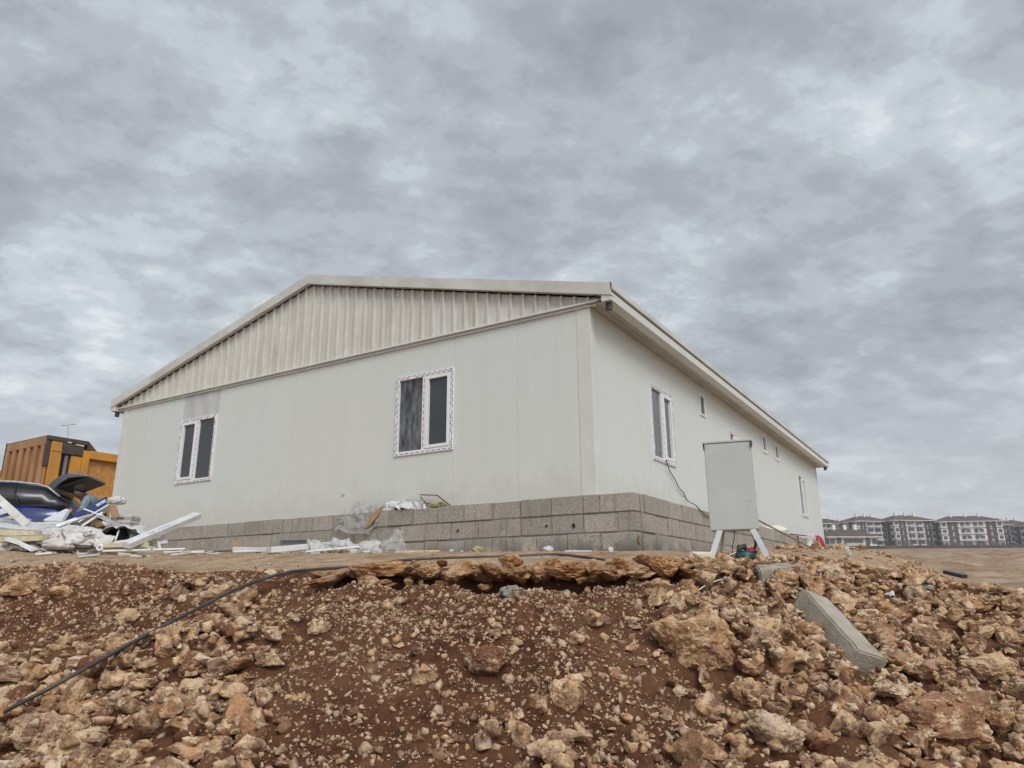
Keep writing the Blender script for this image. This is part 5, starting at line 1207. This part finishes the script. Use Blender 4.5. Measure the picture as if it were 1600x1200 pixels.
mb = MB(); mb.hexa([Tc(.0, -.66, .82), Tc(-.006, .66, .82), Tc(.12, .7, .96), Tc(.12, -.7, .96), Tc(-.02, -.66, .84), Tc(-.02, .66, .84), Tc(.10, .7, .985), Tc(.10, -.7, .985)]); mb.build('boot_sill', M['black'], car)
# tailgate raised on its roof hinge
tg = MB(); prof = [(.60, 1.38), (.50, 1.50), (.36, 1.62), (.20, 1.67), (.02, 1.66), (-.16, 1.63)]; inner = [(.50, 1.25), (.42, 1.37), (.30, 1.48), (.17, 1.565), (.02, 1.59), (-.16, 1.612)]
hwp = [.62, .66, .70, .72, .70, .62]; n = len(prof); v = []
for (x, z), (xi, zi), hw in zip(prof, inner, hwp): v += [Tc(x, hw, z-.02), Tc(x, hw*.8, z+.02), Tc(x, -hw*.8, z+.02), Tc(x, -hw, z-.02), Tc(xi, -hw, zi), Tc(xi, hw, zi)]
tg.add(v, [(i*6+j, i*6+(j+1) % 6, (i+1)*6+(j+1) % 6, (i+1)*6+j) for i in range(n-1) for j in range(6)]+[tuple(range(6)), tuple((n-1)*6+j for j in range(6))])
tgo = tg.build('tailgate', mat('tailgate grey as reflected sky', (.10, .10, .115), .3), car, smooth=False, bevel=.01)  # grey colour paints the reflected sky onto the raised tailgate
mb = MB(); mb.hexa([Tc(.40, .60, 1.37), Tc(.40, -.60, 1.37), Tc(-.12, -.60, 1.60), Tc(-.12, .60, 1.60), Tc(.40, .60, 1.35), Tc(.40, -.60, 1.35), Tc(-.12, -.60, 1.585), Tc(-.12, .60, 1.585)]); mb.build('tailgate_lining', M['black'], tgo)
mb = MB(); mb.tube([Tc(.42, .64, 1.22), Tc(.02, .70, 1.02)], .012, 6); mb.build('gas_strut', M['black'], tgo)
mb = MB(); mb.plate([Tc(.06, .72, 1.33), Tc(.02, .72, 1.48), Tc(-.04, .72, 1.31)], lf, .02); mb.build('pale_sticker', M['white'], tgo) if False else None
mb = MB(); mb.hexa([Tc(.02, .80, .80), Tc(.02, .60, .80), Tc(.10, .60, .95), Tc(.10, .82, .95), Tc(-.015, .78, .82), Tc(-.015, .60, .82), Tc(.06, .60, .955), Tc(.06, .80, .955)]); mb.build('tail_light', mat('dark red lamp', (.12, .005, .008), .2), car, bevel=.01)

# ------------------------------------------------------------------ bending person behind the car
SKIN = mat('brown skin', (.10, .055, .038), .55, var=.15, vscale=8); SHIRT = mat('faded denim shirt', (.26, .33, .38), .85, col2=(.12, .16, .20), vscale=9, bump=.5, bscale=22); TRO = mat('dark trousers', (.02, .022, .03), .85, bump=.4, bscale=20); HAIR = mat('black hair', (.008, .007, .007), .7, bump=.8, bscale=90)
pel = P3(148, 801, 13.5); gp = float(pad(pel.x, 13.5))
per = empty('person', (pel.x, 13.5, gp), 'person in a faded denim shirt bending forward beside the open car', 'person')
def skin(name, J, E, m, parent, root='pelvis', sub=2, rel=None):
    me = bpy.data.meshes.new(name); ks = list(J); org = wpos(parent); me.from_pydata([Vector(J[k][0])-org for k in ks], [(ks.index(a), ks.index(b)) for a, b in E], []); me.materials.append(m)
    o = bpy.data.objects.new(name, me); COL.objects.link(o); o.parent = parent
    o.modifiers.new('skin', 'SKIN'); sl = me.skin_vertices[0].data
    for i, k in enumerate(ks): r = J[k][1]; sl[i].radius = r if isinstance(r, tuple) else (r, r); sl[i].use_root = (k == root)
    md = o.modifiers.new('s', 'SUBSURF'); md.levels = sub; md.render_levels = sub
    for sk_ in o.modifiers: 
        if sk_.type == 'SKIN': sk_.use_smooth_shade = True
    return o
def px3(x, y, Y): return P3(x, y, Y)
J = {'pelvis': (px3(150, 800, 13.5), .15), 'waist': (px3(147, 790, 13.45), .14), 'chest': (px3(138, 781, 13.35), (.17, .15)), 'neck': (px3(129, 776, 13.25), .065), 'skull': (px3(122.5, 769, 13.2), (.085, .10)), 'crown': (px3(120.5, 764, 13.18), (.075, .085)), 'chin': (px3(120, 775, 13.13), .045)}
E = [('pelvis', 'waist'), ('waist', 'chest'), ('chest', 'neck'), ('neck', 'skull'), ('skull', 'crown'), ('skull', 'chin')]
for sfx, dY, hx in (('l', -.17, 0), ('r', .17, 3)):
    J['sh'+sfx] = (px3(135+hx, 782, 13.35+dY), .062); J['el'+sfx] = (px3(129+hx, 798, 13.2+dY), .045); J['wr'+sfx] = (px3(117+hx, 806, 13.05+dY), .030); J['palm'+sfx] = (px3(113+hx, 808, 13.0+dY), (.038, .018))
    E += [('chest', 'sh'+sfx), ('sh'+sfx, 'el'+sfx), ('el'+sfx, 'wr'+sfx), ('wr'+sfx, 'palm'+sfx)]
    for f_ in range(5):
        a_ = px3(113+hx, 808, 13.0+dY)+Vector((-.045+.02*(f_ == 0), (f_-2)*.018, -.02-.006*abs(f_-2))); b_ = a_+Vector((-.03, (f_-2)*.004, -.03)); J[f'fa{f_}{sfx}'] = (a_, .009); J[f'fb{f_}{sfx}'] = (b_, .007); E += [('palm'+sfx, f'fa{f_}{sfx}'), (f'fa{f_}{sfx}', f'fb{f_}{sfx}')]
    hip = px3(150, 806, 13.5+dY*.6); foot = Vector((hip.x+.02, hip.y, gp+.07)); knee = (hip+foot)/2+Vector((-.16, -.02, .0))
    J['hip'+sfx] = (hip, .095); J['kn'+sfx] = (knee, .065); J['an'+sfx] = (foot, .045); J['toe'+sfx] = (foot+Vector((-.17, 0, -.03)), .04)
    E += [('pelvis', 'hip'+sfx), ('hip'+sfx, 'kn'+sfx), ('kn'+sfx, 'an'+sfx), ('an'+sfx, 'toe'+sfx)]
bdy = skin('body', J, E, SKIN, per)
JS = {k: (J[k][0], (J[k][1][0]+.022, J[k][1][1]+.022) if isinstance(J[k][1], tuple) else J[k][1]+.020) for k in ('pelvis', 'waist', 'chest', 'shl', 'ell', 'shr', 'elr')}
JS['col'] = (J['chest'][0].lerp(J['neck'][0], .75), .085)
for s_ in 'lr': JS['cf'+s_] = (J['el'+s_][0].lerp(J['wr'+s_][0], .75), .045)
skin('shirt', JS, [('pelvis', 'waist'), ('waist', 'chest'), ('chest', 'col'), ('chest', 'shl'), ('shl', 'ell'), ('ell', 'cfl'), ('chest', 'shr'), ('shr', 'elr'), ('elr', 'cfr')], SHIRT, per)
JT = {'pelvis': (J['pelvis'][0]+Vector((0, 0, -.03)), .165)}; ET = []
for s_ in 'lr':
    for k in ('hip', 'kn', 'an'): JT[k+s_] = (J[k+s_][0], J[k+s_][1]+.022)
    ET += [('pelvis', 'hip'+s_), ('hip'+s_, 'kn'+s_), ('kn'+s_, 'an'+s_)]
skin('trousers', JT, ET, TRO, per)
sk_ = J['skull'][0]; bag('hair', sk_+Vector((.025, .01, .055)), (.105, .10, .085), HAIR, None, None, 60, .12, 5., flat=-.55, parent=per, sub=4)
bag('nose', sk_+Vector((-.085, -.05, -.045)), (.018, .013, .02), SKIN, None, None, 61, .05, 2., flat=-1, parent=per, sub=2)
for dy in (-.085,): bag('ear', sk_+Vector((.0, dy, -.03)), (.018, .010, .028), SKIN, None, None, 62, .05, 2., flat=-1, parent=per, sub=2)

# ------------------------------------------------------------------ orange dump truck
OR = mat('dusty orange paint', (.60, .27, .018), .5, col2=(.44, .20, .045), vscale=2.5, bump=.3, bscale=8); ORD = mat('rubbed orange panel', (.54, .27, .08), .6, col2=(.36, .15, .025), vscale=7, bump=.3, det=9)
TAN = mat('faded orange ribbed panel', (.42, .23, .11), .7, col2=(.30, .145, .06), vscale=2.2, stretch=(1, 1, .5)); BRN = mat('scorched brown steel', (.085, .060, .050), .75, var=.4, vscale=5)
T0 = at(75, 680, 20.0); a_ = radians(32); tl_, tr_ = Vector((-cos(a_), sin(a_), 0)), Vector((sin(a_), cos(a_), 0)); TZ = T0.z; TG = .85; TW = 2.2; TLn = 5.4
trk = empty('dump_truck', Vector((T0.x, T0.y, TG))+tr_*2.5+tl_*1.1, 'orange dump truck with a tall ribbed tipping body parked behind the blue car', 'truck')
def Tt(l, r, z): return Vector((T0.x, T0.y, 0))+tl_*l+tr_*r+Vector((0, 0, z))
def tb_(mb, l0, l1, r0, r1, z0, z1): return mb.hexa([Tt(l0, r0, z0), Tt(l1, r0, z0), Tt(l1, r1, z0), Tt(l0, r1, z0), Tt(l0, r0, z1), Tt(l1, r0, z1), Tt(l1, r1, z1), Tt(l0, r1, z1)])
def tpart(name, m, bev, *bxs):
    mb = MB()
    for b in bxs: tb_(mb, *b)
    return mb.build(name, m, trk, bevel=bev)
tpart('tipping_body', ORD, .01, (.10, TW-.1, .12, TLn, 1.75, TZ-.28))
tpart('tailgate', TAN, .01, (.02, TW, .03, .10, 1.8, TZ-.04)); tpart('tailgate_beam', TAN, .015, (0, TW+.02, -.04, .028, TZ-.27, TZ-.03))
tpart('tailgate_beam', TAN, .015, (0, TW+.02, -.04, .028, 1.75, 2.0))
for i in range(6):
    l = .08+i*(TW-.20)/5; tpart('rib', TAN, .02, (l-.055, l+.065, -.075, .027, 2.002, TZ-.272))
tpart('edge_post', BRN, .01, (-.03, .05, -.02, .10, TZ-.85, TZ)); tpart('edge_post', BRN, .01, (TW-.02, TW+.06, -.05, .10, TZ-1.0, TZ))
tpart('side_post', OR, .01, (-.05, .09, .12, .42, 1.75, TZ-.14)); tpart('side_bracket', OR, .01, (-.07, -.052, .13, .42, TZ-.42, TZ-.36))
tpart('top_cap', BRN, .012, (-.06, TW+.02, -.02, 1.10, TZ-.13, TZ)); mb = MB(); mb.plate([Tt(-.06, 1.101, TZ-.0), Tt(-.06, 1.38, TZ-.26), Tt(-.06, 1.101, TZ-.26)], tl_, 2.2); mb.build('cap_gusset', BRN, trk)
tpart('header_plate', BRN, .01, (-.07, .08, .40, 1.0, TZ-.46, TZ-.14))
tpart('recess', M['black'], 0, (.06, .10, .43, .70, 1.8, TZ-.47)); mb = MB(); mb.tube([Tt(-.0, .58, TZ-.50), Tt(-.0, .55, 1.9)], .05, 12); mb.build('hydraulic_strut', mat('grey strut', (.13, .125, .125), .5), trk, smooth=True)
tpart('side_post', OR, .01, (-.03, .09, .70, 1.0, 1.75, TZ-.47)); tpart('side_frame_post', OR, .01, (-.07, .09, 1.0, 1.20, 1.75, TZ-.28))
tpart('side_frame_rail', OR, .012, (-.07, .09, 1.202, TLn, TZ-.50, TZ-.26)); tpart('side_frame_rail', OR, .012, (-.07, .09, 1.202, TLn, 2.5, 2.7)); tpart('side_skirt', OR, .01, (-.04, .09, .12, TLn, 1.45, 1.74))
mb = MB(); mb.beam(Tt(-.08, .52, TZ-.125), Tt(-.08, .62, TZ-.125), .02, .03); mb.beam(Tt(-.08, .75, TZ-.155), Tt(-.08, .98, TZ-.165), .02, .03); mb.build('pale_marking', M['whitedirty'], trk)
tpart('chassis', M['black'], .01, (.5, TW-.5, .2, TLn+2.3, TG+.55, 1.74)); 
for r in (1.0, 2.3, 6.4):
    for l in (.0, TW-.35):
        mb = MB(); mb.tube([Tt(l, r, TG+.52), Tt(l+.35, r, TG+.52)], .52, 26); wz = mb.build('wheel', M['black'], trk, bevel=.03)
        mb = MB(); mb.tube([Tt(l-.01, r, TG+.52), Tt(l+.01, r, TG+.52)], .27, 20); mb.build('rim', M['rust'], wz)
tpart('cab', OR, .08, (.0, TW, TLn+.4, TLn+2.3, TG+.7, TG+3.0)); tpart('cab_window', M['carglass'], .02, (-.01, .02, TLn+.9, TLn+1.8, TG+1.9, TG+2.7)); tpart('windscreen', M['carglass'], .02, (.15, TW-.15, TLn+2.29, TLn+2.33, TG+1.8, TG+2.75))
# yellow skip container further left behind the truck
sk2 = at(-12, 740, 24); mb = MB(); zb = float(pad(sk2.x, 24.)); zt = sk2.z
pts = lambda z, e: [Vector((sk2.x-1.6-e, 23.4-e, z)), Vector((sk2.x+.75+e, 23.4-e, z)), Vector((sk2.x+.75+e, 25+e, z)), Vector((sk2.x-1.6-e, 25+e, z))]
mb.hexa(pts(zb, 0)+pts(zt, .15)); sko = mb.build('skip_container', OR, bevel=.03, label='yellow metal container just visible at the left edge behind the car', cat='container')
#PART5

# more of the heap: boards, films and cartons filling it
rr = random.Random(5)
HEAP = [('tilted_board', (2, 812, 9.9), (30, 806, 10.2), .16, .012, 'whitedirty', 'small dusty board standing behind the sloping pale board at the far left'),
 ('tilted_board', (-5, 822, 9.6), (45, 812, 10.0), .10, .03, 'steel', 'grey board end poking out between the sloping board and the flat white sheet'),
 ('tilted_board', (40, 836, 8.8), (100, 829, 9.1), .20, .01, 'white', 'thin white sheet sagging over the front foam panel'),
 ('tilted_board', (98, 824, 9.0), (135, 828, 8.8), .14, .012, 'whitedirty', 'dusty white strip tucked behind the top of the woven sack'),
 ('tilted_board', (150, 822, 9.3), (178, 812, 9.4), .10, .02, 'card', 'brown cardboard edge showing above the open box'),
 ('tilted_board', (160, 818, 9.35), (196, 829, 9.2), .05, .03, 'pvc', 'white profile running down to the arched sheet'),
 ('tilted_board', (205, 846, 8.95), (232, 838, 9.0), .14, .012, 'white', 'white sheet scrap under the right end of the arched sheet'),
 ('tilted_board', (112, 806, 9.5), (134, 798, 9.7), .05, .04, 'darkplastic', 'dark strip at the lower end of the navy carton'),
 ('tilted_board', (60, 846, 8.55), (98, 850, 8.5), .06, .02, 'foam', 'cream foam sliver in front of the shorter sandwich panel'),
 ('tilted_board', (166, 850, 8.6), (205, 845, 8.75), .07, .02, 'whitedirty', 'dusty strip lying behind the flat cream profile'),
 ('tilted_board', (214, 851, 8.8), (262, 847, 9.0), .05, .02, 'steel', 'thin grey strip under the packaged profile'),
 ('tilted_board', (-20, 806, 10.4), (14, 796, 10.8), .25, .012, 'white', 'bright board corner at the left edge below the car window')]
for n_, a, b, w_, t_, m_k, lab in HEAP: hb(n_, a, b, w_, t_, M[m_k], lab, 'board', (0, -rr.uniform(.3, 1), rr.uniform(.3, 1)), .002)
sheet('small_film', [P3(60, 826, 8.9), P3(112, 824, 8.8), P3(108, 838, 8.6), P3(66, 840, 8.6)], 30, 16, .07, M['film'], 'milky film between the white sheet and the woven sack', 'plastic film', 71, .002, 6)
sheet('small_film', [P3(150, 836, 8.7), P3(178, 838, 8.7), P3(172, 852, 8.5), P3(148, 856, 8.5)], 24, 16, .07, M['sack'], 'dusty film spilling from the right end of the woven sack', 'plastic film', 72, .002, 6)
sheet('small_film', [P3(200, 832, 9.0), P3(244, 836, 9.0), P3(236, 850, 8.8), P3(204, 848, 8.7)], 26, 16, .08, M['clear'], 'clear film hanging below the right end of the arched sheet', 'plastic film', 73, .002, 6)

# small offcuts strewn along the foot of the heap and the wall
for i in range(46):
    px = random.choice((random.uniform(0, 330), random.uniform(340, 640), random.uniform(0, 330))); Y = random.uniform(7.6, 9.0); c = onpad(px, Y, random.uniform(.004, .03)); a = random.uniform(0, pi); L = random.uniform(.05, .26)
    d = Vector((cos(a), sin(a), random.uniform(-.05, .15))); mb = MB(); mb.beam(c-d*L/2, c+d*L/2, random.uniform(.01, .05), random.uniform(.004, .02), (0, 0, 1))
    g_ = 'heap' if px < 335 else 'wall'
    mb.build('offcut', M[random.choice(('pvc', 'foam', 'whitedirty', 'steel', 'card', 'white'))], bevel=.001, cat='offcut', label='x'+g_, group={'heap': 'small offcuts round the left heap', 'wall': 'small offcuts before the front wall'}[g_])
OFF = sorted([o for o in COL.objects if o.name.startswith('offcut')], key=lambda o: float(proj(np.array(o.location))[0])); cnt = {}
for o in OFF: cnt[o['label']] = cnt.get(o['label'], 0)+1; o['label'] = ('small splinter at the foot of the left heap, %s from the left' if o['label'] == 'xheap' else 'small splinter on the ground before the front wall, %s from the left') % ordw(cnt[o['label']])
# far haze
HZ = MB(); HZ.box((-960, -70, -3.5), (960, 1600, 62))
hzm = bpy.data.materials.new('far haze'); hzm.use_nodes = True; t = hzm.node_tree; t.nodes.clear(); pv = N(t, 'ShaderNodeVolumePrincipled'); pv.inputs['Density'].default_value = .00045; pv.inputs['Color'].default_value = (.9, .93, .97, 1); pv.inputs['Anisotropy'].default_value = .3
ou = N(t, 'ShaderNodeOutputMaterial'); Lk(t, pv.outputs[0], ou.inputs['Volume'])
HZ.build('haze', hzm, origin=(0, 0, -3.5), kind='stuff', label='thin pale air that softens the far apartment blocks')
